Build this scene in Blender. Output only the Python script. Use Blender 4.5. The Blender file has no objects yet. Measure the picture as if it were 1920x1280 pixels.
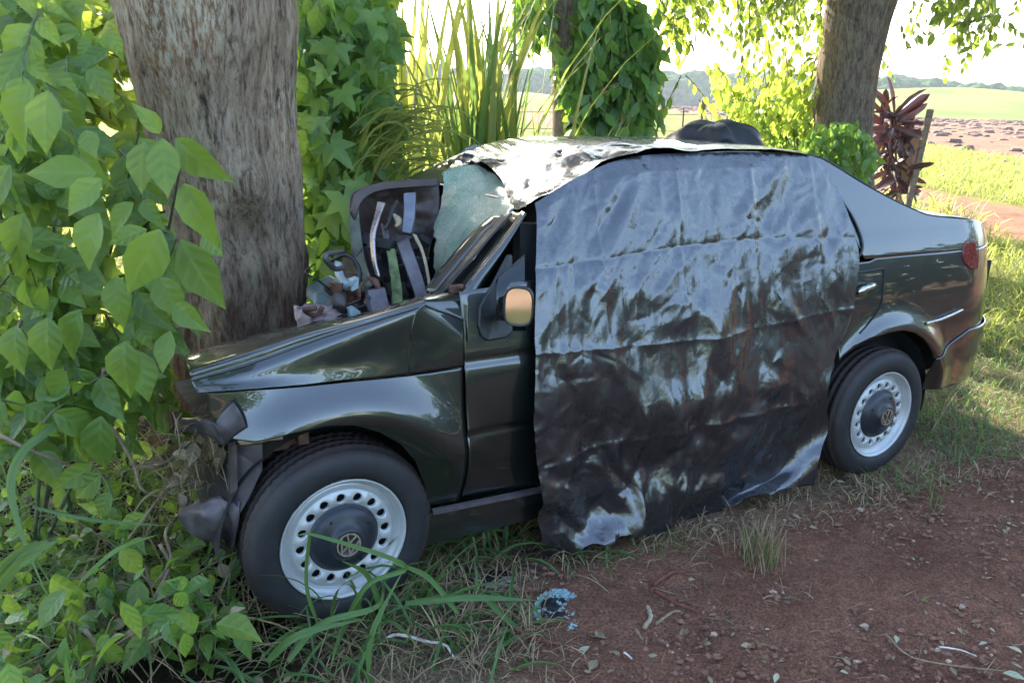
import bpy, math, random
import numpy as np
from mathutils import Vector, Matrix
rng = np.random.default_rng(7)
random.seed(7)
SC = bpy.context.scene
COL = SC.collection

# ------------------------------------------------------------------ camera
FPX, PITCH, CAMH = 1540.0, 0.3015, 1.56
cam_d = bpy.data.cameras.new("camera")
cam = bpy.data.objects.new("camera", cam_d); COL.objects.link(cam)
cam.location = (0, 0, CAMH); cam.rotation_euler = (math.pi/2 - PITCH, 0, 0)
cam_d.sensor_width = 36.0; cam_d.lens = 36.0*FPX/1920.0
cam_d.clip_start = 0.05; cam_d.clip_end = 3000
SC.camera = cam
# ------------------------------------------------------------------ sky, sun, exposure
SUN_AZ, SUN_EL = math.radians(-24), math.radians(33)      # azimuth from +Y, negative = left
w = bpy.data.worlds.new("World"); SC.world = w; w.use_nodes = True
wn = w.node_tree.nodes; wl = w.node_tree.links
bg = wn["Background"]; sky = wn.new("ShaderNodeTexSky"); sky.sky_type = 'NISHITA'
sky.sun_disc = False; sky.sun_elevation = SUN_EL; sky.sun_rotation = SUN_AZ
sky.dust_density = 2.0; sky.ozone_density = 1.2; sky.air_density = 1.0
wl.new(sky.outputs[0], bg.inputs[0]); bg.inputs[1].default_value = 0.15
sd = bpy.data.lights.new("sun", 'SUN'); sd.energy = 3.6; sd.angle = math.radians(0.5); sd.color = (1.0, .93, .80)
sun = bpy.data.objects.new("sun", sd); COL.objects.link(sun)
sv = Vector((math.sin(SUN_AZ)*math.cos(SUN_EL), math.cos(SUN_AZ)*math.cos(SUN_EL), math.sin(SUN_EL)))
sun.rotation_euler = sv.to_track_quat('Z', 'Y').to_euler(); sun.location = (-5, 10, 12)
SC.view_settings.view_transform = 'Standard'; SC.view_settings.look = 'None'
SC.view_settings.exposure = 2.75; SC.view_settings.gamma = 1.0
try: SC.view_settings.use_curve_mapping = False
except Exception: pass
SC.render.engine = 'CYCLES'
SC.cycles.max_bounces = 8; SC.cycles.transparent_max_bounces = 8; SC.cycles.use_denoising = True

# ------------------------------------------------------------------ geometry of the place
YAW, CPT = .504, -.032
CU = np.array([math.cos(YAW)*math.cos(CPT), math.sin(YAW)*math.cos(CPT), math.sin(CPT)])
CV = np.array([-math.sin(YAW), math.cos(YAW), 0.0]); CW = np.cross(CU, CV)
CO = np.array([-.497, 2.127, 0.0]); C0 = np.array([0, 0, CAMH])
CM = Matrix(((CU[0], CV[0], CW[0], CO[0]), (CU[1], CV[1], CW[1], CO[1]), (CU[2], CV[2], CW[2], CO[2]), (0, 0, 0, 1)))
def ray(u, v):
    a = (u-960)/FPX; b = -(v-640)/FPX
    return np.array([a, math.cos(PITCH)+b*math.sin(PITCH), -math.sin(PITCH)+b*math.cos(PITCH)])
def P(u, v, y):                      # car frame: point on the lengthwise plane y
    d = ray(u, v); t = (y-(C0-CO)@CV)/(d@CV); q = C0+t*d-CO
    return np.array([q@CU, y, q@CW])
def at(u, v, Y):                     # world: point at distance Y
    d = ray(u, v); return C0+d*(Y/d[1])
def ground_z(x, y):
    x = np.asarray(x, float); y = np.asarray(y, float)
    s = (x-CO[0])*CU[0]+(y-CO[1])*CU[1]
    z = -.032*np.clip(s, -.5, 4.5)
    far = np.clip((y-22)/60, 0, None); far = far/(1+far*.15)
    z = z - far*np.clip(x-4, 0, None)*.045 + far*np.clip(-x-6, 0, 80)*.02
    z = z - .10*np.exp(-(((x+1.5)/.8)**2+((y-2.2)/1.2)**2))
    return z
def gp(u, v):                        # world: where a sight line meets the ground
    d = ray(u, v); z = 0.0
    for _ in range(8):
        t = (z-CAMH)/d[2]; q = C0+t*d; z = float(ground_z(q[0], q[1]))
    return np.array([q[0], q[1], z])
def hsh(i, j, k, s):
    n = (i*374761393 + j*668265263 + k*1274126177 + s*362437) & 0xffffffff
    n = ((n ^ (n >> 13))*1103515245) & 0xffffffff; n = ((n ^ (n >> 15))*2246822519) & 0xffffffff
    return ((n ^ (n >> 16)) & 0xffff)/65535.0
def noise(p, s=0):
    p = np.asarray(p, float); i = np.floor(p).astype(np.int64); f = p-i; f = f*f*(3-2*f)
    r = 0
    for a in (0, 1):
        for b in (0, 1):
            for c in (0, 1):
                wgt = (f[..., 0] if a else 1-f[..., 0])*(f[..., 1] if b else 1-f[..., 1])*(f[..., 2] if c else 1-f[..., 2])
                r = r+wgt*hsh(i[..., 0]+a, i[..., 1]+b, i[..., 2]+c, s)
    return r-.5
def fbm(p, o=4, s=0):
    p = np.asarray(p, float); r = 0; a = 1.0
    for k in range(o): r = r+a*noise(p*2**k+17.3*k, s+k); a *= .5
    return r

# ------------------------------------------------------------------ object helpers
def tag(o, label=None, cat=None, group=None, kind=None):
    for k, v in (('label', label), ('category', cat), ('group', group), ('kind', kind)):
        if v: o[k] = v
    return o
def empty(name, loc, label, cat, group=None, mat=None):
    o = bpy.data.objects.new(name, None); COL.objects.link(o); o.empty_display_size = .1
    if mat is not None: o.matrix_world = mat
    else: o.location = tuple(loc)
    return tag(o, label, cat, group)
def mesh(name, V, F, m, parent=None, smooth=True, off=None, uv=None, attr=None, sol=0, link=True, auto=None):
    V = np.asarray(V, float).reshape(-1, 3)
    if off is not None: V = V-np.asarray(off)
    me = bpy.data.meshes.new(name)
    if isinstance(F, np.ndarray):
        n, k = F.shape
        me.vertices.add(len(V)); me.vertices.foreach_set('co', V.astype(np.float32).ravel())
        me.loops.add(n*k); me.loops.foreach_set('vertex_index', F.astype(np.int32).ravel())
        me.polygons.add(n); me.polygons.foreach_set('loop_start', np.arange(0, n*k, k, dtype=np.int32))
        me.update(calc_edges=True)
    else: me.from_pydata([tuple(q) for q in V], [], [tuple(int(a) for a in f) for f in F])
    if uv is not None:
        l = me.uv_layers.new(name='UVMap'); vi = np.zeros(len(me.loops), np.int32); me.loops.foreach_get('vertex_index', vi)
        l.data.foreach_set('uv', np.asarray(uv, np.float32)[vi].ravel())
    if attr is not None:
        for an, av in attr.items():
            av = np.asarray(av, np.float32)
            if av.ndim == 1:
                a = me.attributes.new(an, 'FLOAT', 'POINT'); a.data.foreach_set('value', av)
            else:
                a = me.attributes.new(an, 'FLOAT_COLOR', 'POINT'); a.data.foreach_set('color', np.c_[av, np.ones(len(av))].astype(np.float32).ravel())
    me.polygons.foreach_set('use_smooth', [smooth]*len(me.polygons)); me.validate(); me.update()
    if m: me.materials.append(m)
    if not link: return me
    o = bpy.data.objects.new(name, me); COL.objects.link(o)
    if parent: o.parent = parent
    if sol:
        s = o.modifiers.new('solid', 'SOLIDIFY'); s.thickness = abs(sol); s.offset = -1 if sol > 0 else 1
    if auto:
        e = o.modifiers.new('edges', 'EDGE_SPLIT'); e.split_angle = math.radians(auto)
    return o
def grid_faces(nr, nc, wrap=False):
    r = np.arange(nr-1)[:, None]; c = np.arange(nc if wrap else nc-1)[None, :]
    c2 = (c+1) % nc
    return np.stack([r*nc+c, r*nc+c2, (r+1)*nc+c2, (r+1)*nc+c], -1).reshape(-1, 4)
def cr(pts, n):                      # Catmull-Rom through the points along axis 0
    pts = np.asarray(pts, float); k = len(pts)
    ext = np.concatenate([2*pts[:1]-pts[1:2], pts, 2*pts[-1:]-pts[-2:-1]])
    t = np.linspace(0, k-1, n); i = np.minimum(t.astype(int), k-2); f = t-i
    f = f.reshape((-1,)+(1,)*(pts.ndim-1)); a, b, c, d = ext[i], ext[i+1], ext[i+2], ext[i+3]
    return .5*(2*b+(c-a)*f+(2*a-5*b+4*c-d)*f*f+(3*b-a-3*c+d)*f**3)
def lin(pts, n):
    pts = np.asarray(pts, float); t = np.linspace(0, len(pts)-1, n); i = np.minimum(t.astype(int), len(pts)-2)
    f = (t-i).reshape((-1,)+(1,)*(pts.ndim-1)); return pts[i]*(1-f)+pts[i+1]*f
def patch(rows, nr, nc, sharp_rows=False):
    G = np.asarray(rows, float)
    G = (lin if sharp_rows else cr)(G, nr); G = np.swapaxes(cr(np.swapaxes(G, 0, 1), nc), 0, 1)
    return G
class MB:
    def __init__(s): s.V = []; s.F = []; s.n = 0
    def add(s, V, F):
        V = np.asarray(V, float).reshape(-1, 3); s.V.append(V); s.F += [[int(a)+s.n for a in f] for f in F]; s.n += len(V); return s
    def box(s, c, d, R=None):
        c = np.array(c, float); h = np.array(d, float)/2
        q = np.array([[x, y, z] for x in (-1, 1) for y in (-1, 1) for z in (-1, 1)])*h
        if R is not None: q = q@np.asarray(R).T
        return s.add(q+c, [(0, 1, 3, 2), (4, 6, 7, 5), (0, 4, 5, 1), (2, 3, 7, 6), (0, 2, 6, 4), (1, 5, 7, 3)])
    def tube(s, pts, rad, n=8, caps=True):
        pts = np.asarray(pts, float); rad = np.broadcast_to(np.asarray(rad, float), (len(pts),))
        T = np.gradient(pts, axis=0); T /= np.linalg.norm(T, axis=1)[:, None]+1e-9
        ref = np.array([0, 0, 1.]) if abs(T[0][2]) < .9 else np.array([1., 0, 0])
        a = np.linspace(0, 2*np.pi, n, endpoint=False); V = []
        A = np.cross(T[0], ref); A /= np.linalg.norm(A)
        for i in range(len(pts)):
            A = A-T[i]*(A@T[i]); A /= np.linalg.norm(A)+1e-9; B = np.cross(T[i], A)
            V.append(pts[i]+rad[i]*(np.cos(a)[:, None]*A+np.sin(a)[:, None]*B))
        F = grid_faces(len(pts), n, True).tolist()
        if caps: F += [list(range(n))[::-1], [(len(pts)-1)*n+k for k in range(n)]]
        return s.add(np.concatenate(V), F)
    def slab(s, poly, thick):        # closed polygon of 3D points given a thickness vector
        p = np.asarray(poly, float); n = len(p); q = p+np.asarray(thick)
        return s.add(np.r_[p, q], [list(range(n))[::-1], [n+k for k in range(n)]]+[[k, (k+1) % n, n+(k+1) % n, n+k] for k in range(n)])
    def build(s, name, m, parent=None, smooth=False, **k):
        return mesh(name, np.concatenate(s.V), s.F, m, parent, smooth, **k)
def lathe(prof, n, axis='y', arc=None):      # profile (r, y) turned round the y axis
    prof = np.asarray(prof, float); a = np.linspace(0, 2*np.pi, n, endpoint=False)
    V = np.stack([prof[:, None, 0]*np.cos(a), np.repeat(prof[:, 1:2], n, 1), prof[:, None, 0]*np.sin(a)], -1)
    return V.reshape(-1, 3), grid_faces(len(prof), n, True)

# ------------------------------------------------------------------ materials
class N:
    def __init__(s, name):
        s.m = bpy.data.materials.new(name); s.m.use_nodes = True; s.t = s.m.node_tree
        s.b = s.t.nodes['Principled BSDF']; s.o = s.t.nodes['Material Output']
    def n(s, typ, ins=None, **p):
        d = s.t.nodes.new(typ)
        for k, v in p.items(): setattr(d, k, v)
        for k, v in (ins or {}).items(): s.set(d.inputs[k], v)
        return d
    def set(s, sock, v):
        if isinstance(v, bpy.types.NodeSocket): s.t.links.new(v, sock)
        else: sock.default_value = v
    def noise(s, scale, detail=4, rough=.55, vec=None, dist=0):
        d = s.n('ShaderNodeTexNoise', {'Scale': scale, 'Detail': detail, 'Roughness': rough, 'Distortion': dist})
        if vec is not None: s.set(d.inputs['Vector'], vec)
        return d.outputs['Fac']
    def map(s, vec, scale=(1, 1, 1), rot=(0, 0, 0)):
        return s.n('ShaderNodeMapping', {'Vector': vec, 'Scale': scale, 'Rotation': rot}).outputs[0]
    def ramp(s, fac, stops):
        d = s.n('ShaderNodeValToRGB', {'Fac': fac}); e = d.color_ramp.elements
        while len(e) < len(stops): e.new(.5)
        for el, (p, c) in zip(e, stops):
            el.position = p; el.color = (c, c, c, 1) if isinstance(c, (int, float)) else (*c, 1)
        return d.outputs[0]
    def mix(s, f, a, b, mode='MIX'):
        d = s.n('ShaderNodeMix', data_type='RGBA', blend_type=mode); 
        s.set(d.inputs[0], f)
        for k, v in ((6, a), (7, b)): s.set(d.inputs[k], (*v, 1) if isinstance(v, tuple) and len(v) == 3 else v)
        return d.outputs[2]
    def math(s, op, a, b=0.0, c=0.0):
        d = s.n('ShaderNodeMath', operation=op); s.set(d.inputs[0], a); s.set(d.inputs[1], b)
        if len(d.inputs) > 2: s.set(d.inputs[2], c)
        return d.outputs[0]
    def bump(s, h, strength, dist, nrm=None):
        d = s.n('ShaderNodeBump', {'Height': h, 'Strength': strength, 'Distance': dist})
        if nrm is not None: s.set(d.inputs['Normal'], nrm)
        return d.outputs[0]
    def p(s, **k):
        for a, v in k.items():
            s.set(s.b.inputs[a.replace('_', ' ')], (*v, 1) if isinstance(v, tuple) and len(v) == 3 else v)
        return s.m
    def obj(s): return s.n('ShaderNodeTexCoord').outputs['Object']
    def attr(s, name, out='Fac'): return s.n('ShaderNodeAttribute', attribute_name=name).outputs[out]

def mat_plain(name, col, rough=.5, metal=0., nscale=20, var=.35, bump=.3, dist=.002, spec=.5):
    a = N(name); c = a.obj(); f = a.noise(nscale, 5, .6, c)
    dk = tuple(x*(1-var) for x in col); lt = tuple(min(1, x*(1+var)) for x in col)
    return a.p(Base_Color=a.ramp(f, [(.3, dk), (.7, lt)]), Roughness=a.ramp(a.noise(nscale*1.7, 3, .5, c), [(.3, max(.02, rough-.1)), (.7, min(1, rough+.12))]),
               Metallic=metal, Normal=a.bump(f, bump, dist), Specular_IOR_Level=spec)
def mat_paint():
    a = N('black_car_paint'); c = a.obj()
    dirt = a.ramp(a.noise(3.5, 6, .65, c), [(.45, 0.), (.75, 1.)])
    col = a.mix(a.math('MULTIPLY', dirt, .12), (.0025, .0050, .0040), (.02, .015, .010))
    ro = a.math('ADD', .02, a.math('MULTIPLY', dirt, .07))
    nr = a.bump(a.noise(7, 2, .4, c), .12, .004)
    return a.p(Base_Color=col, Roughness=.4, Coat_Weight=1., Coat_Roughness=ro, Coat_IOR=1.7, Normal=nr, Coat_Normal=nr, Specular_IOR_Level=.5)
def mat_leaf(name, dark, light, trans, tw=.45, vein=14., rough=.42):
    a = N(name); uv = a.n('ShaderNodeTexCoord').outputs['UV']
    r1 = a.n('ShaderNodeObjectInfo').outputs['Random']; r2 = a.attr('rnd')
    r = a.math('FRACT', a.math('ADD', r1, r2))
    sp = a.n('ShaderNodeSeparateXYZ', {0: uv}); x = a.math('ABSOLUTE', a.math('SUBTRACT', sp.outputs[0], .5))
    y = sp.outputs[1]
    wv = a.math('SINE', a.math('MULTIPLY', a.math('SUBTRACT', y, a.math('MULTIPLY', x, .9)), vein*6.283))
    side = a.ramp(wv, [(.55, 0.), (.98, 1.)]); mid = a.ramp(x, [(.0, 1.), (.045, 0.)])
    v = a.math('MAXIMUM', a.math('MULTIPLY', side, .6), mid)
    blot = a.noise(5, 3, .6, a.obj())
    col = a.ramp(a.math('ADD', a.math('MULTIPLY', r, .75), a.math('MULTIPLY', blot, .3)), [(.05, dark), (.95, light)])
    col = a.mix(a.math('MULTIPLY', v, .30), col, tuple(min(1, q*1.8+.02) for q in light))
    sp_ = a.ramp(a.noise(9, 4, .7, a.obj()), [(.66, 0.), (.71, 1.)]); col = a.mix(a.math('MULTIPLY', sp_, .6), col, (.16, .11, .035))
    edg = a.math('MULTIPLY', a.ramp(y, [(.80, 0.), (1., 1.)]), a.ramp(r, [(.55, 0.), (.8, 1.)])); col = a.mix(a.math('MULTIPLY', edg, .5), col, (.26, .20, .05))
    h = a.math('ADD', a.math('MULTIPLY', wv, .5), a.math('MULTIPLY', mid, -1.))
    nr = a.bump(h, .35, .003)
    a.p(Base_Color=col, Roughness=rough, Normal=nr, Specular_IOR_Level=.45)
    tr = a.n('ShaderNodeBsdfTranslucent', {'Color': a.mix(a.math('MULTIPLY', v, .35), a.mix(r, tuple(q*.75 for q in trans), trans), tuple(q*.5 for q in trans)), 'Normal': nr})
    mx = a.n('ShaderNodeMixShader', {0: tw}); a.t.links.new(a.b.outputs[0], mx.inputs[1]); a.t.links.new(tr.outputs[0], mx.inputs[2])
    a.t.links.new(mx.outputs[0], a.o.inputs[0]); return a.m
def mat_bark(name, c1, c2, c3, lich=(.42, .40, .34), la=.5, sc=1.):
    a = N(name); c = a.obj(); st = a.map(c, (11*sc, 11*sc, 2.6*sc)); fine = a.map(c, (44*sc, 44*sc, 10*sc))
    f = a.noise(2.0, 8, .68, st, .5); g = a.noise(1.7, 6, .75, fine)
    col = a.ramp(f, [(.34, c1), (.47, c2), (.62, c3)])
    warm = a.ramp(a.noise(2.4, 4, .6, a.map(c, (1.5, 1.5, .8))), [(.5, 0.), (.68, 1.)])
    col = a.mix(a.math('MULTIPLY', warm, .5), col, (c3[0]*1.15, c3[1]*.80, c3[2]*.55))
    sp = a.ramp(a.noise(1.8, 5, .65, a.map(c, (1.8, 1.8, 1.0))), [(.42, .15), (.60, 1.)])
    sp2 = a.ramp(g, [(.47, 0.), (.56, 1.)])
    col = a.mix(a.math('MULTIPLY', a.math('MULTIPLY', sp, sp2), la), col, lich)
    zc = a.n('ShaderNodeSeparateXYZ', {0: c}).outputs[2]; rd = a.ramp(a.math('ADD', a.math('MULTIPLY', zc, .5), a.math('MULTIPLY', f, .6)), [(.52, 1.), (.74, 0.)])
    if sc == 1.: col = a.mix(a.math('MULTIPLY', rd, .8), col, (.20, .085, .045))
    dk = a.ramp(g, [(.36, .5), (.47, 1.)])
    col = a.mix(1., col, dk, 'MULTIPLY')
    n1 = a.bump(f, 1., .035); n2 = a.bump(g, 1., .014, n1)
    return a.p(Base_Color=col, Roughness=.93, Normal=n2, Specular_IOR_Level=.15)
def mat_plastic():
    a = N('black_polythene'); c = a.obj(); wc = a.mix(.10, c, a.n('ShaderNodeTexNoise', {'Scale': 5., 'Detail': 3.}).outputs['Color'])
    def facets(sc, seed):
        v = a.n('ShaderNodeTexVoronoi', {'Scale': sc, 'Vector': a.map(wc, (1, 1, .55), (0, 0, seed))}); d = a.n('ShaderNodeVectorMath', {0: v.outputs['Position'], 1: wc}, operation='SUBTRACT').outputs[0]
        k = a.n('ShaderNodeVectorMath', {0: d, 1: a.n('ShaderNodeVectorMath', {0: v.outputs['Color'], 1: (.5, .5, .5)}, operation='SUBTRACT').outputs[0]}, operation='DOT_PRODUCT').outputs['Value']
        return k
    e1 = a.n('ShaderNodeTexVoronoi', {'Scale': 11., 'Vector': a.map(wc, (1, 1, .5))}, feature='DISTANCE_TO_EDGE').outputs[0]
    e2 = a.n('ShaderNodeTexVoronoi', {'Scale': 31., 'Vector': a.map(wc, (1, 1, .6), (0, 0, .6))}, feature='DISTANCE_TO_EDGE').outputs[0]
    nr = a.bump(a.ramp(e1, [(0., 0.), (.35, 1.)]), .22, .010); nr = a.bump(a.ramp(e2, [(0., 0.), (.4, 1.)]), .20, .0035, nr)
    nr = a.bump(a.noise(14, 3, .5, c, 2.), .12, .010, nr)
    dust = a.ramp(a.noise(2.5, 5, .7, c), [(.5, 0.), (.8, 1.)])
    return a.p(Base_Color=a.mix(a.math('MULTIPLY', dust, .3), (.010, .011, .014), (.04, .034, .030)), Roughness=a.ramp(a.noise(9, 6, .6, c), [(.3, .23), (.7, .33)]), Specular_IOR_Level=.8, IOR=1.75, Normal=nr)
def mat_rubber():
    a = N('tyre_rubber'); c = a.obj()
    sp = a.n('ShaderNodeSeparateXYZ', {0: c})
    rad = a.math('POWER', a.math('ADD', a.math('POWER', sp.outputs[0], 2.), a.math('POWER', sp.outputs[2], 2.)), .5)
    dirt = a.math('MULTIPLY', a.ramp(rad, [(.25, 0.), (.288, 1.)]), a.ramp(a.noise(6, 5, .7, c), [(.35, .2), (.65, 1.)]))
    dust = a.ramp(a.noise(22, 4, .6, c), [(.3, 0.), (.8, .35)])
    col = a.mix(dust, (.014, .015, .017), (.05, .045, .042)); col = a.mix(a.math('MULTIPLY', dirt, .5), col, (.10, .055, .038))
    return a.p(Base_Color=col, Roughness=.62, Normal=a.bump(a.noise(160, 2, .5, c), .3, .001), Specular_IOR_Level=.4)
def mat_crash_glass():
    a = N('shattered_glass'); c = a.obj()
    vo = a.n('ShaderNodeTexVoronoi', {'Scale': 95, 'Vector': c}, feature='DISTANCE_TO_EDGE').outputs[0]
    ed = a.ramp(vo, [(0., 1.), (.10, 0.)]); pa = a.noise(5, 5, .65, c)
    col = a.mix(a.math('MULTIPLY', ed, .6), a.ramp(a.math('ADD', a.math('MULTIPLY', pa, .6), a.math('MULTIPLY', a.noise(19, 5, .7, c), .4)), [(.38, (.14, .27, .17)), (.46, (.28, .36, .23)), (.53, (.44, .43, .30)), (.62, (.60, .54, .38))]), (.75, .88, .82))
    a.p(Base_Color=col, Roughness=.22, Normal=a.bump(vo, .6, .003), Transmission_Weight=.0, Specular_IOR_Level=.8)
    tr = a.n('ShaderNodeBsdfTranslucent', {'Color': (.42, .62, .45, 1)})
    mx = a.n('ShaderNodeMixShader', {0: .35}); a.t.links.new(a.b.outputs[0], mx.inputs[1]); a.t.links.new(tr.outputs[0], mx.inputs[2])
    a.t.links.new(mx.outputs[0], a.o.inputs[0]); return a.m
def mat_ground():
    a = N('soil_and_litter'); c = a.obj(); base = a.attr('tint', 'Color'); gr = a.attr('grassy')
    n1 = a.noise(2.1, 6, .6, c); n2 = a.noise(26, 6, .7, c); n3 = a.noise(120, 4, .7, c); vo = a.n('ShaderNodeTexVoronoi', {'Scale': 45, 'Vector': c}).outputs[0]
    k = a.math('ADD', a.math('MULTIPLY', n1, .5), a.math('MULTIPLY', n2, .5))
    col = a.mix(1., base, a.ramp(k, [(.30, (.55, .5, .5)), (.5, (1., 1., 1.)), (.70, (1.6, 1.5, 1.4))]), 'MULTIPLY')
    col = a.mix(1., col, a.ramp(n3, [(.35, (.6, .6, .6)), (.5, (1., 1., 1.)), (.72, (1.9, 1.8, 1.6))]), 'MULTIPLY')
    nr = a.bump(n2, .9, .035); nr = a.bump(vo, -.6, .012, nr); nr = a.bump(n3, .8, .006, nr)
    return a.p(Base_Color=col, Roughness=.95, Normal=nr, Specular_IOR_Level=.02)

M_PAINT = mat_paint()
M_DPAINT = mat_plain('dark_underside_paint', (.050, .030, .024), .45, 0, 6, .5, .3, .004)
M_TRIM = mat_plain('black_trim_plastic', (.010, .011, .013), .42, 0, 30, .3, .2, .001)
M_RUBBER = mat_rubber()
M_SILVER = mat_plain('silver_wheel_paint', (.45, .455, .45), .36, .3, 9, .12, .05, .001)
M_CAP = mat_plain('hub_cap_plastic', (.018, .020, .026), .38, 0, 12, .3, .05, .001)
M_CHROME = mat_plain('worn_chrome', (.62, .60, .55), .25, 1., 30, .25, .15, .001)
M_EMB = mat_plain('emblem_gold', (.50, .40, .28), .35, .6, 40, .3, .1, .001)
M_STEEL = mat_plain('grey_bracket_steel', (.10, .085, .09), .5, .5, 12, .5, .3, .003)
M_RUST = mat_plain('rusty_steel', (.12, .055, .035), .75, .2, 18, .6, .6, .004)
M_MOSS = mat_plain('mossy_fibre_strip', (.10, .13, .05), .85, 0, 25, .7, .8, .006)
M_WPL = mat_plain('pale_blue_plastic', (.20, .26, .28), .35, 0, 10, .3, .2, .002)
M_DARK = mat_plain('dark_interior', (.008, .008, .009), .8, 0, 10, .4, .3, .004)
M_SEAT = mat_plain('seat_fabric', (.03, .03, .035), .9, 0, 40, .3, .3, .003)
M_RED = mat_plain('red_lamp_lens', (.14, .008, .010), .25, 0, 60, .3, .2, .001)
M_PEACH = mat_plain('mirror_rim_plastic', (.03, .026, .024), .3, 0, 10, .2, .1, .001)
a_ = N('mirror_glass'); M_MIRROR = a_.p(Base_Color=(.9, .88, .85), Metallic=1., Roughness=.05)
a_ = N('dark_window_glass'); M_GLASS = a_.p(Base_Color=(.006, .010, .010), Roughness=.04, Specular_IOR_Level=.7)
M_POLY = mat_plastic(); M_CRASH = mat_crash_glass(); M_SOIL = mat_ground()
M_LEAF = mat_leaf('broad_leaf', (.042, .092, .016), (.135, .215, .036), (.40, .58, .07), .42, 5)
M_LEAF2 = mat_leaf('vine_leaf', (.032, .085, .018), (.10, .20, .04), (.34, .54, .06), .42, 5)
M_LEAFY = mat_leaf('yellow_sunlit_leaf', (.09, .15, .025), (.18, .25, .04), (.50, .62, .07), .55, 5)  # yellow-green leaf colour, with sunlight mixed in where leaves are backlit
M_CANOPY = mat_leaf('tree_leaf', (.030, .065, .014), (.075, .14, .026), (.34, .46, .05), .45, 3, .5)
M_RLEAF = mat_leaf('dark_red_leaf', (.020, .012, .012), (.062, .026, .026), (.12, .03, .03), .15, 2, .35)
M_GRASS = mat_leaf('grass_blade', (.040, .10, .025), (.10, .19, .05), (.26, .40, .08), .35, 1, .45)
M_GRASSY = mat_leaf('sunny_grass_blade', (.09, .13, .035), (.18, .21, .06), (.46, .50, .10), .5, 1, .5)  # paler, yellower copy of the grass colour with sunlight mixed in
M_STRAW = mat_leaf('dry_straw', (.19, .125, .065), (.44, .32, .18), (.35, .28, .14), .25, 1, .7)
M_DEAD = mat_leaf('dead_leaf', (.10, .065, .035), (.34, .27, .16), (.3, .2, .1), .15, 5, .7)
M_PALE = mat_leaf('pale_fallen_leaf', (.30, .31, .19), (.46, .43, .30), (.3, .35, .2), .15, 5, .6)
M_STEM = mat_plain('green_brown_stem', (.09, .10, .04), .8, 0, 30, .4, .4, .002)
M_TWIG = mat_plain('dry_twig', (.24, .165, .105), .9, 0, 40, .4, .5, .002)
M_BONE = mat_plain('bleached_twig', (.55, .50, .42), .8, 0, 40, .3, .5, .002)
M_REDBARK = mat_plain('red_bark_strip', (.15, .045, .028), .85, 0, 30, .4, .7, .003)
M_WOODCHIP = mat_plain('split_wood', (.32, .24, .15), .85, 0, 30, .3, .6, .003)
M_STONE = mat_plain('pale_stone', (.38, .28, .20), .85, 0, 30, .3, .6, .003)
M_CLOD = mat_plain('soil_clod', (.20, .098, .064), .95, 0, 30, .4, .8, .004)
M_POST = mat_plain('weathered_post', (.16, .12, .09), .9, 0, 30, .4, .7, .006)
M_WIRE = mat_plain('fence_wire', (.20, .18, .16), .5, .8, 30, .2, .1, .001)
M_BARK1 = mat_bark('grey_bark', (.075, .044, .030), (.29, .195, .13), (.44, .32, .215), (.60, .50, .37), .85)
M_BARK2 = mat_bark('brown_bark', (.05, .036, .028), (.14, .10, .075), (.23, .18, .135), (.3, .28, .22), .4, 1.2)
M_SHED = mat_plain('white_shed_sheet', (.75, .75, .72), .6, 0, 2, .1, .1, .01)
M_HILL = mat_plain('far_meadow', (.13, .16, .045), .95, 0, .05, .35, .5, .5, 0.)
M_WOOD = mat_plain('far_wood_leaves', (.040, .075, .030), .95, 0, .6, .6, 1., .6, 0.)

# ------------------------------------------------------------------ terrain
def axis(lo, hi, flo, fhi, step, grow=1.07):
    a = list(np.arange(flo, fhi, step)); s = step
    while a[-1] < hi: s *= grow; a.append(a[-1]+s)
    s = step
    while a[0] > lo: s *= grow; a.insert(0, a[0]-s)
    return np.array(a)
gx = axis(-420, 620, -2.6, 3.2, .022, 1.06); gy = axis(-60, 700, 1.1, 5.0, .022, 1.06)
X, Y = np.meshgrid(gx, gy); Z = ground_z(X, Y)
p1a, p1b = gp(1710, 414)[:2], gp(1920, 468)[:2]; p2a, p2b = gp(1720, 352)[:2], gp(1920, 392)[:2]
f1a, f1b = gp(1770, 292)[:2], gp(1920, 318)[:2]
def sdl(a, b):                       # signed distance to the line a-b, positive beyond it
    d = (b-a)/np.linalg.norm(b-a); return (X-a[0])*(-d[1])+(Y-a[1])*d[0]
wob = fbm(np.stack([X*.9, Y*.9, X*0], -1), 4, 3)
path = np.clip((sdl(p1a, p1b)+wob*.7)/.25+.5, 0, 1)*np.clip((-sdl(p2a, p2b)-wob*.7)/.25+.5, 0, 1)
plough = np.clip((sdl(f1a, f1b)+wob*3.0)/1.2, 0, 1)
near_soil = np.clip((2.64+.37*X-Y-wob*.5)/.3+.5, 0, 1)*np.clip((X-.02+wob*.5)/.3, 0, 1)
under = np.exp(-(((X-.6)/2.0)**2+((Y-2.6)/1.0)**2))
road = np.clip((-3.0+wob*2-Y)/.4, 0, 1)*np.clip((Y+6.0+wob*2)/.5, 0, 1)
soil_c = np.array([.195, .098, .066]); lit_c = np.array([.17, .12, .085]); gr_c = np.array([.085, .105, .03]); dr_c = np.array([.15, .145, .05])
pl_c = np.array([.165, .105, .075]); pa_c = np.array([.19, .11, .078])
g = np.clip(.5+wob*1.3, 0, 1)[..., None]
g2 = g*np.clip((Y-3.2)/2, .12, 1)[..., None]; colr = lit_c*(1-g2)+gr_c*g2
colr = np.where((Y > 6)[..., None], gr_c*(1-g)+dr_c*g*1.2, colr)
dk = np.clip((-.35-X)/.4, 0, 1)[..., None]*np.clip((6-Y)/1, 0, 1)[..., None]  # ground at the left tinted darker, shade painted into its colour
colr = colr*(1-dk)+np.array([.022, .020, .011])*dk
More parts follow.
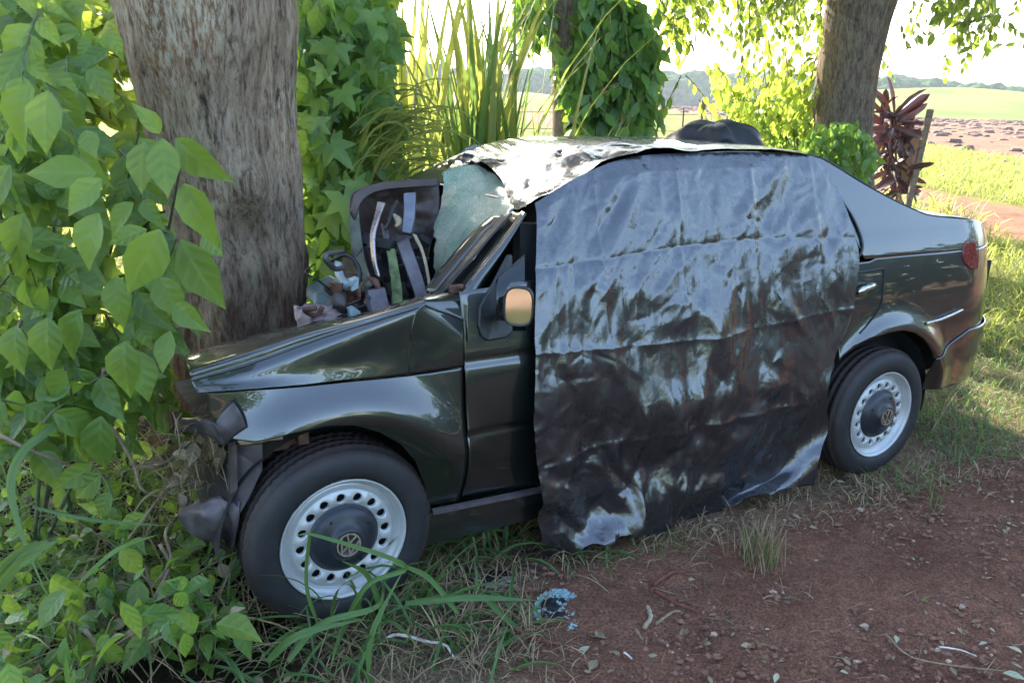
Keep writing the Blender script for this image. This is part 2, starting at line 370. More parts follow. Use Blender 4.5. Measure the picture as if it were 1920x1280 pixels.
for msk, cc in ((near_soil, soil_c), (path, pa_c), (plough, pl_c), (np.clip((.5-Y)/.4, 0, 1), np.array([.04, .042, .02])), (np.clip((-5.6+wob*2-Y)/.4, 0, 1), np.array([.10, .13, .025])), (np.clip((X-3.2+wob*2)/.5, 0, 1)*np.clip((-.3+wob-Y)/.3, 0, 1)*np.clip((Y+2.6)/.3, 0, 1), np.array([.11, .13, .03])), (road, np.array([.17, .115, .08]))):  # dark strip behind the viewpoint: shade put into the ground tint
    colr = colr*(1-msk[..., None])+cc*msk[..., None]
q = np.stack([X, Y, X*0], -1)
amp = np.clip(1-np.hypot(X-.4, Y-3)/12, 0, 1)
Z = Z+amp*(.035*fbm(q*1.6, 3, 11)+.022*fbm(q*9, 4, 5)*(.5+near_soil))
fur = np.abs(fbm(np.stack([X*.35+Y*.2, Y*1.5-X*.3, X*0], -1), 4, 21))*.35
Z = Z+plough*fur*np.clip(1.3-Y/180, .2, 1)
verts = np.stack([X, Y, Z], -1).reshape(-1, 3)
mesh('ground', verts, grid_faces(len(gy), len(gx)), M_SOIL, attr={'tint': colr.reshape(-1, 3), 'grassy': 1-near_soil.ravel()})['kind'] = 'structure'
def gz(x, y): return float(ground_z(x, y))

# the air
hz = MB(); hz.box((100, 320, 6), (1100, 760, 44)); hm = bpy.data.materials.new('haze_air'); hm.use_nodes = True
for nd in list(hm.node_tree.nodes):
    if nd.type == 'BSDF_PRINCIPLED': hm.node_tree.nodes.remove(nd)
pv = hm.node_tree.nodes.new('ShaderNodeVolumePrincipled'); pv.inputs['Density'].default_value = .0005; pv.inputs['Color'].default_value = (.86, .92, 1, 1); pv.inputs['Anisotropy'].default_value = .1
hm.node_tree.links.new(pv.outputs[0], hm.node_tree.nodes['Material Output'].inputs['Volume'])
hz_o = hz.build('haze', hm); hz_o['kind'] = 'stuff'; hz_o['label'] = 'pale morning haze over the far field'; hz_o['category'] = 'haze'
# hills and far woods
def ridge(name, y0, y1, x0, x1, top, m, seed, amp=2.):
    xs = np.linspace(x0, x1, 160); ys = np.linspace(y0, y1, 24); A, B = np.meshgrid(xs, ys)
    t = (B-y0)/(y1-y0); zb = ground_z(A, np.full_like(A, y0))-1.
    Zz = zb+(top(A)-zb)*np.sin(np.clip(t, 0, 1)*np.pi/2)+amp*fbm(np.stack([A*.02, B*.02, A*0], -1), 3, seed)*t
    o = mesh(name, np.stack([A, B, Zz], -1), grid_faces(24, 160), m); o['kind'] = 'structure'; return o
def elev_z(v, Yd): return CAMH+ray(960, v)[2]/ray(960, v)[1]*Yd

ridge('far_hill', 240, 320, -200, 260, lambda A: elev_z(150, 300)+A*0-np.clip(A, 0, None)*.012, M_HILL, 4, 1.)
ridge('meadow_hill', 110, 190, 55, 330, lambda A: elev_z(182, 190)+2.2*np.exp(-((A-95)/26)**2)-np.clip(A-95, 0, None)*.07, M_HILL, 9, .6)
def wood(name, y0, x0, x1, vtop, n, r, seed, slope=0.):
    R = np.random.default_rng(seed); Vs = []; Fs = []; k = 0
    sv_, sf_ = lathe([(0.02, -1), (.6, -.8), (.95, -.3), (1, .15), (.75, .65), (.35, .93), (0.02, 1)], 9)
    sv_ = sv_[:, [0, 2, 1]]
    for i in range(n):
        x = R.uniform(x0, x1); y = y0+R.uniform(-8, 8); rr = r*R.uniform(.6, 1.3)
        top = elev_z(vtop+slope*(x-x0), y0)+R.uniform(-.35, .25)*r
        d = 1+.45*noise(sv_*1.6+i*3.1, 5)+.35*noise(sv_*4+i, 8)
        Vs.append(sv_*d[:, None]*[rr*1.3, rr, rr]+[x, y, top-rr]); Fs.append(sf_+k); k += len(sv_)
    return tag(mesh(name, np.concatenate(Vs), np.concatenate(Fs), M_WOOD, smooth=False), 'dark green strip of far-off wood along the horizon', 'wood', kind='stuff')
wood('far_wood', 260, -170, 130, 122, 520, 5.5, 1, .10)
wood('hedgerow', 185, 60, 260, 197, 260, 3.0, 2, .10)
wood('hilltop_wood', 200, 75, 240, 152, 260, 4.2, 3, .33)

# ------------------------------------------------------------------ the car
car = empty('crashed_car', (0, 0, 0), 'black sedan with its front crushed against the big tree, standing on silver steel wheels', 'car', mat=CM)
def ys(x, z, flare=True):            # inset of the body side from its widest plane
    x = np.asarray(x, float); z = np.asarray(z, float)
    t = z-.60
    y = .016+np.where(t > 0, .34, .30)*np.minimum(t, .37)**2
    over = np.clip(z-.97, 0, None); y = y+over*(.30+.11*np.clip(over/.1, 0, 1))
    if flare:
        r = np.hypot(x, (z-.27)*.98); y = y-.052*np.exp(-((r-.40)/.085)**2)*np.clip((z-.30)/.2, 0, 1)*np.where(r < .4, 1, 1)
        r = np.hypot(x-2.373, z-.27); y = y-.034*np.exp(-((r-.40)/.055)**2)*np.clip((z-.25)/.2, 0, 1)
    y = y+.8*np.clip(-x-.14, 0, None)**2
    s = np.clip((x-2.86)/.47, 0, .999); y = y+.42*(1-np.sqrt(1-s*s))
    return y
def S(u, v, out=0.):
    y = 0.
    for _ in range(12):
        q = P(u, v, y); y = float(ys(q[0], q[2]))-out
    return P(u, v, y)
def side(xs, zb, zt, nz, out=0., pw=1.):
    """loft between a lower and an upper line (functions of x) on the body side"""
    t = np.linspace(0, 1, nz)[:, None]**pw; xs = np.asarray(xs)[None, :]
    Z_ = zb(xs)*(1-t)+zt(xs)*t; X_ = np.repeat(xs, nz, 0)
    return np.stack([X_, ys(X_, Z_)-out, Z_], -1)
def F_(pts): 
    pts = np.array(sorted(pts)); return lambda x: np.interp(x, pts[:, 0], pts[:, 1])
def G(name, A, m, parent=car, sol=.003, smooth=True, **k):
    return mesh(name, A.reshape(-1, 3), grid_faces(A.shape[0], A.shape[1]), m, parent, smooth, sol=sol, **k)
def sxz(u, v): q = S(u, v); return (q[0], q[2])

# front fender: arch line below, hood line above
arch = F_([(-.345, .735), (-.32, .70), (-.295, .655), (-.24, .648), (-.15, .664), (-.05, .668), (.03, .655), (.10, .62), (.17, .565), (.225, .49), (.26, .40), (.28, .315), (.385, .305), (.40, .305)])
top = F_([sxz(*q) for q in ((372, 738), (470, 730), (570, 723), (670, 713), (770, 702), (872, 687))])
xs = np.unique(np.r_[np.linspace(-.345, .1, 50), np.linspace(.1, .283, 40), np.linspace(.283, .386, 8)])
A = side(xs, arch, top, 40); A[..., 1] += .010*fbm(np.stack([A[..., 0]*7, A[..., 2]*7, 0*A[..., 0]], -1), 2, 12)*np.clip(.25-A[..., 0], 0, .5)*2
fend = G('fender', A, M_PAINT)
# seam between door and fender is the gap x .386-.392
hood = [[P(370, 736, .035), P(470, 728, .012), P(570, 721, .002), P(670, 711, .004), P(770, 700, .012), P(871, 685, .018)],
        [P(366, 728, .05), P(466, 714, .025), P(566, 698, .012), P(667, 680, .012), P(768, 655, .016), P(871, 655, .018)],
        [P(362, 722, .06), P(460, 700, .034), P(560, 668, .020), P(664, 632, .016), P(780, 590, .018), P(871, 632, .024)],
        [P(358, 714, .070), P(458, 685, .048), P(560, 648, .036), P(666, 613, .032), P(797, 572, .028), P(869, 600, .045)],
        [P(352, 690, .100), P(455, 658, .078), P(560, 624, .066), P(672, 597, .060), P(795, 560, .055), P(867, 560, .080)],
        [P(344, 668, .26), P(452, 639, .24), P(560, 610, .24), P(676, 587, .22), P(788, 553, .16), P(858, 546, .14)],
        [P(350, 668, .55), P(452, 636, .50), P(560, 612, .50), P(680, 590, .48), P(786, 565, .45), P(850, 552, .30)],
        [P(365, 690, .9), P(462, 660, .9), P(570, 640, .9), P(690, 625, .85), P(790, 600, .8), P(860, 590, .6)]]
near = [[p_*.9+q_*.1 for p_, q_ in zip(hood[3], hood[2])], [p_*.9+q_*.1 for p_, q_ in zip(hood[3], hood[4])]]
hood = hood[:3]+[near[0], hood[3], near[1]]+hood[4:]
hood = [r[:4]+[r[3]*.12+r[4]*.88, r[4], r[4]*.86+r[5]*.14]+r[5:] for r in hood]
Gd = patch(hood, 90, 110)
Gd = Gd+(.003*fbm(Gd*9, 3, 3))[..., None]
G('hood', Gd, M_PAINT)
# far side of the crushed nose: dark bulk under the folded hood
mb = MB(); mb.slab([P(400, 830, .25), P(560, 790, .25), P(790, 740, .25), P(860, 700, .25), P(860, 900, .25), P(800, 960, .25), P(760, 800, .25), P(600, 820, .25)], (0, .9, -.10))
mb.build('engine_bay', M_DARK, car)
# door skin between the fender seam and the plastic sheet
xd = np.linspace(.393, .668, 34)
dtop = F_([(.393, .985), (.50, .99), (.60, 1.0), (.67, 1.0)]); dbot = F_([(.39, .325), (.67, .30)])
A = side(xd, dbot, dtop, 60)
zz = A[..., 2]; A[..., 1] += .006*np.exp(-((zz-.775)/.010)**2)+.007*np.exp(-((zz-.545)/.008)**2) - .010*np.clip((zz-.545)/.01, 0, 1)*np.clip((.775-zz)/.03, 0, 1)*.5
door = G('front_door', A, M_PAINT)
xd2 = np.linspace(.74, 1.40, 40)
A = side(xd2, F_([(.7, .31), (1.45, .31)]), F_([(.7, .99), (1.45, .985)]), 40, -.012); G('torn_door_skin', A, M_PAINT)
A = side(np.linspace(1.41, 2.03, 40), F_([(1.4, .31), (1.86, .31), (1.95, .40), (2.03, .55)]), F_([(1.4, .985), (2.1, .975)]), 40, -.004); rd = G('rear_door', A, M_PAINT)
# black slab painting the shade between the door edge and the sheet
mb = MB(); mb.slab([S(975, 420, -.03), S(1080, 420, -.03), S(1080, 940, -.03), S(980, 940, -.03)], (0, .05, 0)); mb.build('door_gap_shade', M_DARK, car)
# sill
mb = MB(); mb.box((1.12, .075, .268), (1.70, .09, .055)); mb.box((1.12, .14, .21), (1.7, .16, .09)); mb.build('sill', M_PAINT, car, auto=30)
mb = MB(); mb.slab([(.285, .010, .308), (.70, .014, .296), (.70, .028, .300), (.285, .024, .312)], (0, 0, -.012)); mb.build('sill_highlight_strip', M_STEEL, car)  # sill strip in lighter grey, imitating the highlight on the ledge
# A pillar: painted strip, black seal, inner dark strip
def strip(name, a, b, m, th=.02, parent=car, sharp=False):
    A = np.stack([cr(a, 30), cr(b, 30)]); mid = A.mean(0)+np.array([0, -.006, 0]); A = np.stack([A[0]+[0, th, 0], A[0], mid, A[1], A[1]+[0, th, 0]])
    return G(name, A, m, parent, sol=.002)
strip('front_pillar', [P(866, 552, .10), P(905, 500, .12), P(945, 450, .15), P(984, 398, .19)], [P(838, 545, .19), P(882, 493, .21), P(926, 440, .23), P(966, 398, .25)], M_PAINT)
strip('window_frame', [P(877, 640, .03), P(879, 590, .05), P(900, 545, .085), P(940, 480, .12), P(988, 400, .17)], [P(868, 548, .08), P(875, 540, .08), P(900, 508, .10), P(945, 452, .14), P(984, 398, .18)], M_PAINT, .01)
strip('windscreen_seal', [P(832, 548, .16), P(880, 493, .18), P(925, 440, .20), P(962, 400, .22)], [P(812, 558, .18), P(862, 500, .21), P(910, 443, .24), P(950, 402, .26)], M_TRIM)
strip('inner_pillar', [P(818, 548, .20), P(862, 497, .23), P(908, 440, .26), P(945, 405, .29)], [P(800, 545, .24), P(845, 488, .27), P(888, 438, .30), P(925, 405, .33)], M_PAINT)
mb = MB(); mb.box(P(857, 541, .12), (.04, .03, .02)); mb.tube([P(845, 540, .13), P(870, 538, .10)], .008); mb.build('hood_hinge', M_RUST, car)
# mirror corner panel and mirror
q = [(897, 610), (900, 570), (925, 535), (968, 480), (1000, 470), (1000, 628), (920, 640)]
def rim_panel(name, pts, out, m, th=.012, parent=car):
    p = np.array([S(u, v, out) for u, v in pts]); mbx = MB(); mbx.slab(p, (0, th, 0)); o = mbx.build(name, m, parent)
    b = o.modifiers.new('bev', 'BEVEL'); b.width = .006; b.segments = 3; return o
rim_panel('mirror_panel', [(897, 612), (899, 575), (925, 530), (952, 478), (962, 478), (963, 622), (950, 634), (915, 640), (903, 632)], .010, M_TRIM)
A = [S(u, v, .002) for u, v in ((925, 528), (953, 480), (985, 430), (985, 560), (960, 560), (940, 560))]
G('door_glass', np.stack([[S(930+t*10, 524-t*9, .003) for t in np.linspace(0, 5.5, 14)], [S(930+t*10, 620, .003) for t in np.linspace(0, 5.5, 14)]]), M_GLASS)
mr = []
c = np.array(P(966, 574, -.10)); 
def mloop(c, w_, h_, n=28, e=3.2):
    a = np.linspace(0, 2*np.pi, n, endpoint=False); ca, sa = np.cos(a), np.sin(a)
    return c+np.outer(np.sign(ca)*abs(ca)**(2/e)*w_, MT)+np.outer(np.sign(sa)*abs(sa)**(2/e)*h_, MT2)
def cdir(q_): q_ = np.asarray(q_, float)-CO; return np.array([q_@CU, q_@CV, q_@CW])
cm = P(972, 575, -.085); a1_ = cdir(C0)-cm; a2_ = cdir((-1.3, -3.9, 0))-cm; nrm_m = (a1_/np.linalg.norm(a1_)+a2_/np.linalg.norm(a2_)); nrm_m /= np.linalg.norm(nrm_m)
MT = np.cross(nrm_m, [0, 0, 1.]); MT /= np.linalg.norm(MT); MT2 = np.cross(MT, nrm_m)
cm = P(972, 575, -.085)
L = [mloop(cm+nrm_m*-.075, .020, .022), mloop(cm+nrm_m*-.06, .036, .048), mloop(cm+nrm_m*-.03, .043, .057), mloop(cm, .045, .060), mloop(cm+nrm_m*.004, .041, .056), mloop(cm-nrm_m*.004, .038, .052)]
V = np.concatenate(L); mir = mesh('door_mirror', V, grid_faces(6, 28, True).tolist()+[list(range(28))], M_PEACH, car)
mg = mloop(cm-nrm_m*.0035, .0385, .0525); mesh('mirror_glass', mg, [list(range(28))], M_MIRROR, mir, False)
mb = MB(); mb.tube([cm-nrm_m*.05+[-.01, 0, -.02], S(945, 590, 0.)], .018); mb.build('mirror_arm', M_TRIM, mir)

# quarter panel
rarch = F_([(2.0, .50), (2.02, .535), (2.06, .585), (2.12, .625), (2.2, .65), (2.30, .665), (2.40, .665), (2.48, .645), (2.55, .61), (2.60, .57), (2.64, .53), (2.66, .50), (2.68, .505), (2.9, .60), (3.28, .60)])
rtop = F_([(2.0, 1.0), (2.1, .985), (2.2, .985), (2.23, .985), (3.28, .985)])
xq = np.unique(np.r_[np.linspace(2.05, 2.30, 40), np.linspace(2.30, 2.68, 50), np.linspace(2.68, 3.26, 60)])
Aq = side(xq, rarch, F_([(2.0, .955), (2.22, .955), (2.26, .965), (3.3, .965)]), 44)
quarter = G('rear_quarter_panel', Aq, M_PAINT)
# C pillar and deck shoulder above it
ctop = F_([(1.80, 1.375), (1.95, 1.370), (2.05, 1.352), (2.15, 1.310), (2.25, 1.262), (2.35, 1.218), (2.45, 1.178), (2.55, 1.143), (2.62, 1.120), (2.70, 1.108), (2.80, 1.100), (2.95, 1.084), (3.08, 1.060), (3.18, 1.035), (3.26, 1.00)])
cbot = F_([(1.8, 1.34), (1.95, 1.30), (2.02, 1.25), (2.08, 1.18), (2.13, 1.10), (2.16, 1.04), (2.19, .9655), (3.3, .9655)])
xc = np.unique(np.r_[np.linspace(1.95, 2.25, 50), np.linspace(2.25, 3.26, 70)])
G('rear_pillar', side(xc, cbot, ctop, 26), M_PAINT)
# window seal, belt seal
def bead(name, pts, r, m, parent=car): mb = MB(); mb.tube(cr(pts, 40), r, 6); return mb.build(name, m, parent, True)
bead('quarter_window_seal', [S(*q_, .004) for q_ in ((1552, 335), (1575, 372), (1597, 405), (1612, 438), (1617, 462), (1612, 478), (1600, 486))], .006, M_TRIM)
bead('belt_seal', [S(1600, 512, .003), S(1628, 508, .003), S(1656, 503, .003)], .005, M_TRIM)
bead('door_seam', [S(1657, 500, .001), S(1656, 540, .001), S(1650, 575, .001), S(1632, 602, .001), S(1612, 625, .001)], .0035, M_DARK)
gq = [S(u, v, -.004) for u, v in ((1560, 350), (1582, 385), (1605, 425), (1613, 460), (1606, 480), (1560, 484))]
mb = MB(); mb.slab(gq, (0, .006, 0)); mb.build('quarter_window', M_GLASS, car)
mb = MB(); mb.tube(cr([S(1606, 552, .012), S(1616, 544, .030), S(1630, 538, .030), S(1641, 533, .010)], 14), [.006, .012, .013, .013, .013, .013, .013, .013, .013, .013, .013, .012, .010, .006], 8); mb.build('door_handle', M_CHROME, rd, True)
# bumper, reflection strip, lamp
xb = np.linspace(2.665, 3.30, 70)
Ab = side(xb, F_([(2.66, .35), (2.8, .335), (3.3, .33)]), F_([(2.66, .505), (2.68, .508), (2.9, .606), (3.3, .606)]), 24, .006)
bump = G('rear_bumper', Ab+np.stack([.022*np.clip((Ab[..., 0]-2.75)/.35, 0, 1), 0*Ab[..., 0], 0*Ab[..., 0]], -1), M_PAINT, sol=.006)
bead('bumper_reflection_strip', [S(1738, 606, .008), S(1760, 600, .010), S(1785, 590, .010), S(1804, 581, .008)], .007, M_CHROME, bump)  # bright bead stands in for the reflection along the bumper's top line
def lamp(pts, y_out):
    p = np.array([S(u, v, y_out) for u, v in pts]); cpt = p.mean(0)-np.array([0, .012, 0]); n = len(p)
    r1 = p; r2 = cpt+(p-cpt)*.85+[0, .004, 0]
    return np.r_[p+[0, .02, 0], r1, r2, [cpt]], [[k, (k+1) % n, n+(k+1) % n, n+k] for k in range(n)]+[[n+k, n+(k+1) % n, 2*n+(k+1) % n, 2*n+k] for k in range(n)]+[[2*n+k, 2*n+(k+1) % n, 3*n] for k in range(n)]
V, F = lamp([(1805, 474), (1806, 460), (1812, 451), (1826, 446), (1833, 452), (1836, 480), (1834, 503), (1824, 506), (1814, 500), (1807, 489)], .003)
mesh('tail_lamp', V, F, M_RED, car)
# roof, rear window, boot lid and tail, far side (rounded shell)
rx = [.78, .95, 1.15, 1.35, 1.6, 1.85, 1.97, 2.05, 2.15, 2.3, 2.45, 2.62, 2.72, 2.9, 3.1, 3.24, 3.26, 3.26, 3.26, 3.25]
rz = [1.225, 1.305, 1.35, 1.366, 1.374, 1.372, 1.366, 1.352, 1.31, 1.24, 1.178, 1.12, 1.106, 1.09, 1.055, 1.01, .93, .80, .60, .34]
rows = []
for x_, z_ in zip(rx, rz):
    ye = float(ys(min(x_, 3.26), z_)); c_ = .018 if x_ < 2.1 else .02
    sink = .05 if x_ < 1.0 else (.02 if x_ < 1.3 else 0)
    W_ = 1.64
    bulge = lambda y_: c_*(1-((y_-W_/2)/(W_/2-ye))**2)-sink*np.clip((y_-ye)/.4, 0, 1)
    row = []
    for y_ in np.linspace(ye, W_-ye, 9):
        xx = x_+(.07*(1-((y_-W_/2)/(W_/2-ye))**2) if x_ > 3.2 else 0)
        row.append([xx, y_, z_+bulge(y_) if x_ < 3.2 else z_])
    rows.append(row)
R_ = np.array(rows)
G('roof', patch(R_[:7], 50, 60), M_PAINT); G('rear_window', patch(R_[6:12], 30, 40), M_GLASS)
bl = G('boot_lid', patch(R_[11:16], 30, 40), M_PAINT); G('tail_panel', patch(R_[15:], 30, 40), M_PAINT)
xf = np.linspace(.75, 3.26, 80)
A = side(xf, F_([(.3, .30), (1.98, .30), (2.05, .55), (2.2, .65), (2.5, .65), (2.66, .5), (2.7, .35), (3.3, .35)]), F_([(.3, 1.0), (.9, 1.2), (1.1, 1.33), (1.9, 1.36), (2.25, 1.255), (2.62, 1.115), (3.1, 1.05), (3.26, 1.0)]), 40)
A[..., 1] = 1.64-A[..., 1]; G('far_side_body', A, M_PAINT)
# cabin: floor, firewall, seats
mb = MB(); mb.box((1.55, .82, .25), (2.4, 1.40, .05)); mb.box((.55, .95, .55), (.10, 1.2, .55)); mb.box((2.75, .82, .62), (1.0, 1.3, .5)); mb.build('cabin_floor', M_DARK, car)
for x_, y_ in ((1.15, .42), (1.15, 1.2)):
    mb = MB(); mb.box((x_, y_, .50), (.5, .48, .14)); mb.box((x_+.30, y_, .85), (.13, .46, .60)); mb.box((x_+.36, y_, 1.18), (.09, .24, .14)); o = mb.build('seat', M_SEAT, car); b = o.modifiers.new('bev', 'BEVEL'); b.width = .04; b.segments = 3
# wheel wells
for cx, r_ in ((0.0, .335), (2.373, .345)):
    a = np.linspace(-.2, np.pi+.2, 30); V = []
    for y_ in (.05, .62): V += [[cx+r_*1.03*np.cos(t), y_, .30+r_*np.sin(t)] for t in a]
    V += [[cx, .62, .30]]; n = 30
    F = [[k, k+1, n+k+1, n+k] for k in range(n-1)]+[[n+k, n+k+1, 2*n] for k in range(n-1)]
    mesh('wheel_well', V, F, M_DARK, car)
# front wreckage round the wheel
mb = MB(); mb.slab([P(432, 838, .10), P(492, 832, .06), P(492, 880, .06), P(470, 930, .05), P(452, 960, .06), P(430, 950, .08)], (.0, .012, 0)); mb.slab([P(432, 838, .10), P(444, 834, .06), P(446, 950, .05), P(430, 950, .08)], (0, .03, 0)); mb.build('bent_bracket', M_STEEL, car)
Gb = patch([[P(342, 955, .22), P(380, 945, .14), P(420, 938, .09), P(452, 940, .06)], [P(336, 975, .20), P(380, 975, .11), P(422, 975, .07), P(446, 980, .05)], [P(370, 1000, .24), P(400, 1010, .15), P(425, 1018, .11), P(440, 1025, .08)]], 14, 24)
G('bumper_end', Gb+.020*fbm(Gb*18, 4, 3)[..., None], M_STEEL, sol=.008)
mb = MB(); mb.tube([P(352, 960, .20), P(385, 1000, .16), P(430, 1030, .12)], .008); mb.build('bumper_lip', M_DPAINT, car, True)
Gb = patch([[P(338, 785, .30), P(365, 783, .2), P(400, 785, .10), P(424, 800, .05)], [P(345, 800, .28), P(370, 806, .2), P(402, 815, .10), P(430, 828, .05)]], 8, 20)
G('crushed_crossmember', Gb+.008*fbm(Gb*28, 3, 6)[..., None], M_STEEL, sol=.02)
Gb = patch([[P(405, 790, .02), P(420, 770, .02), P(438, 752, .01)], [P(414, 812, .02), P(432, 800, .005), P(452, 775, .0)], [P(424, 832, .03), P(440, 815, .01), P(462, 800, .0)]], 10, 12)
G('torn_fender_tip', Gb, M_STEEL, sol=.003)
for pts in ([(300, 835, .3), (330, 800, .3), (345, 790, .28)], [(318, 770, .3), (322, 795, .28), (318, 830, .3)], [(330, 772, .3), (335, 800, .28), (328, 822, .3)]):
    mb = MB(); mb.tube(cr([P(*q_) for q_ in pts], 10), .006, 6); mb.build('bent_tube', M_RUST, car, True)
A = patch([[P(446, 826, .02), P(480, 818, .0), P(530, 812, -.01)], [P(452, 832, .03), P(485, 828, .01), P(530, 822, .0)]], 5, 14)
G('cracked_filler', A+.004*fbm(A*60, 3, 9)[..., None], M_WOODCHIP, sol=.004)
mb = MB(); mb.box(P(520, 830, .16), (.14, .03, .035)); mb.box(P(565, 812, .12), (.03, .05, .05)); mb.tube([P(500, 850, .2), P(540, 905, .25)], .02); mb.build('suspension_mount', M_RUST, car)

# upright folded hood underside
def sheetpart(name, rows, m, nr=24, nc=24, amp=.006, sc=14, sol=.004, seed=1, sharp=False):
    A = patch([[P(*q_) for q_ in r] for r in rows], nr, nc, sharp); A = A+amp*fbm(A*sc, 4, seed)[..., None]*np.array([.4, 1, .3]); return G(name, A, m, sol=sol)
fh = sheetpart('folded_hood', [[(655, 392, .70), (660, 360, .74), (690, 347, .78), (760, 340, .82), (820, 334, .84)], [(657, 440, .66), (690, 395, .80), (720, 385, .84), (770, 380, .86), (824, 372, .84)],
    [(664, 490, .62), (690, 450, .80), (720, 440, .86), (775, 440, .86), (818, 425, .80)], [(680, 530, .56), (700, 500, .76), (725, 500, .80), (775, 495, .78), (806, 470, .72)], [(706, 575, .50), (715, 560, .64), (735, 560, .68), (775, 555, .64), (795, 545, .58)]], M_DPAINT, 60, 60, .045, 7)
sheetpart('hood_rim', [[(655, 396, .66), (668, 362, .68), (705, 347, .70), (760, 341, .74), (820, 335, .78)], [(662, 412, .66), (680, 376, .67), (712, 360, .68), (762, 354, .72), (822, 350, .76)]], M_DPAINT, 8, 40, .003, 20, .012, 2)
sheetpart('hood_rim', [[(655, 396, .67), (657, 450, .64), (665, 505, .60), (682, 545, .54)], [(672, 392, .66), (676, 440, .62), (684, 490, .57), (698, 535, .52)]], mat_plain('greenish_dusty_panel', (.11, .12, .085), .5, 0, 9, .6, .4, .004), 8, 30, .006, 14, .010, 3)
sheetpart('hood_brace', [[(708, 378, .60), (700, 410, .56), (693, 445, .52), (697, 490, .48), (704, 515, .46)], [(722, 380, .58), (708, 412, .53), (700, 446, .49), (703, 490, .46), (710, 520, .44)]], mat_plain('pink_grey_scraped_metal', (.42, .35, .34), .28, .7, 16, .25, .2, .002), 8, 30, .003, 20, .008, 4)
sheetpart('hood_brace', [[(757, 362, .58), (757, 400, .55), (754, 435, .52)], [(779, 360, .56), (777, 402, .53), (770, 438, .50)]], mat_plain('blue_grey_metal', (.14, .145, .17), .35, .6, 14, .3, .2, .002), 12, 20, .005, 14, .02, 5)
sheetpart('hood_brace', [[(744, 455, .50), (760, 500, .45), (775, 545, .41), (782, 572, .38)], [(766, 446, .50), (782, 490, .45), (797, 535, .40), (803, 560, .37)]], M_STEEL, 10, 24, .004, 16, .02, 6)
sheetpart('hood_edge_strip', [[(776, 438, .49), (789, 470, .46), (799, 510, .42), (805, 552, .39)], [(781, 440, .50), (794, 468, .46), (804, 508, .42), (809, 548, .39)]], M_WOODCHIP, 6, 24, .003, 16, .006, 7)
sheetpart('sealing_strip', [[(726, 466, .50), (731, 510, .46), (736, 550, .42), (738, 578, .40)], [(740, 465, .50), (748, 505, .46), (754, 545, .42), (755, 575, .40)]], M_MOSS, 10, 30, .012, 30, .012, 8)
for k, pts in enumerate(([(735, 400, .6), (748, 415, .56), (742, 425, .55)], [(715, 420, .6), (725, 445, .55), (715, 470, .52)], [(745, 375, .62), (735, 400, .6), (722, 430, .55)], [(690, 520, .5), (705, 530, .46), (712, 545, .44)])):
    mb = MB(); mb.tube(cr([P(*q_) for q_ in pts], 10), [.005, .007, .009, .012, .014, .012, .010, .009, .007, .005], 6); mb.build('bent_wire_bracket', [M_WOODCHIP, M_STEEL, M_TRIM, M_RUST][k], car, True)
# lamp shell, reservoir and loose pieces by the trunk
A = np.stack([cr([P(*q_) for q_ in r], 16) for r in ([(628, 488, .50), (628, 515, .46), (640, 540, .42), (655, 545, .40)], [(640, 492, .48), (641, 512, .44), (650, 528, .40), (664, 526, .38)])])
A = A.reshape(2, 16, 3); G('headlamp_shell', A, M_WPL, sol=.012)
mb = MB(); mb.slab([P(655, 528, .40), P(673, 522, .38), P(672, 540, .37), P(660, 546, .38)], (0, .04, 0)); mb.build('lamp_clip', M_WPL, car)
mb = MB(); mb.slab([P(590, 548, .65), P(640, 525, .60), P(655, 560, .55), P(640, 575, .55), P(590, 575, .60)], (0, .12, 0)); o = mb.build('fluid_reservoir', mat_plain('grey_green_tank', (.045, .075, .075), .4), car)
b = o.modifiers.new('bev', 'BEVEL'); b.width = .012; b.segments = 3
mb = MB(); mb.slab([P(655, 580, .35), P(665, 576, .34), P(680, 588, .33), P(658, 596, .34)], (0, .03, 0)); mb.build('lens_fragment', M_WPL, car)
sheetpart('crumpled_panel', [[(552, 575, .55), (575, 568, .52), (610, 572, .48), (650, 568, .44)], [(555, 600, .50), (580, 592, .46), (605, 590, .44), (650, 580, .40)], [(560, 612, .44), (585, 610, .42), (610, 602, .40), (645, 592, .38)]], mat_plain('mauve_scraped_metal', (.22, .17, .18), .45, .4, 16, .5), 16, 30, .03, 26, .006, 12)
sheetpart('firewall', [[(630, 560, .80), (700, 540, .78), (800, 520, .75)], [(600, 600, .60), (700, 600, .58), (830, 580, .50)]], M_DARK, 8, 12, .01)
mb = MB(); mb.slab([P(690, 545, .44), P(722, 540, .43), P(732, 585, .38), P(700, 596, .38), P(686, 570, .4)], (0, .02, 0)); mb.build('broken_panel', M_STEEL, car)
mb = MB(); mb.tube(cr([P(620, 490, .6), P(650, 478, .56), P(672, 500, .52), P(672, 530, .48), P(650, 548, .45)], 14), .007, 6); mb.build('cable', M_TRIM, car, True)
mb = MB()
for k in range(26):
    u0, v0 = random.uniform(700, 785), random.uniform(440, 585)
    c_ = P(u0, v0, random.uniform(.52, .72)); R3 = np.array(Matrix.Rotation(random.uniform(0, 3), 3, Vector((random.random(), random.random(), random.random()+.1))))
    mb.box(c_, (random.uniform(.02, .10), random.uniform(.01, .04), random.uniform(.02, .07)), R3)
mb.build('engine_parts', M_DARK, car)
for k in range(12):
    u0, v0, y_ = random.uniform(600, 760), random.uniform(500, 585), random.uniform(.42, .6); q_ = [P(u0, v0, y_)]
    for _ in range(3): u0 += random.uniform(-35, 35); v0 += random.uniform(-30, 22); q_.append(P(u0, min(v0, 592), y_+random.uniform(-.05, .05)))
    mb = MB(); mb.tube(cr(q_, 16), random.choice([.003, .005, .009]), 6); mb.build('hose', [M_TRIM, M_RUST, M_TRIM, M_STEEL][k % 4], car, True)
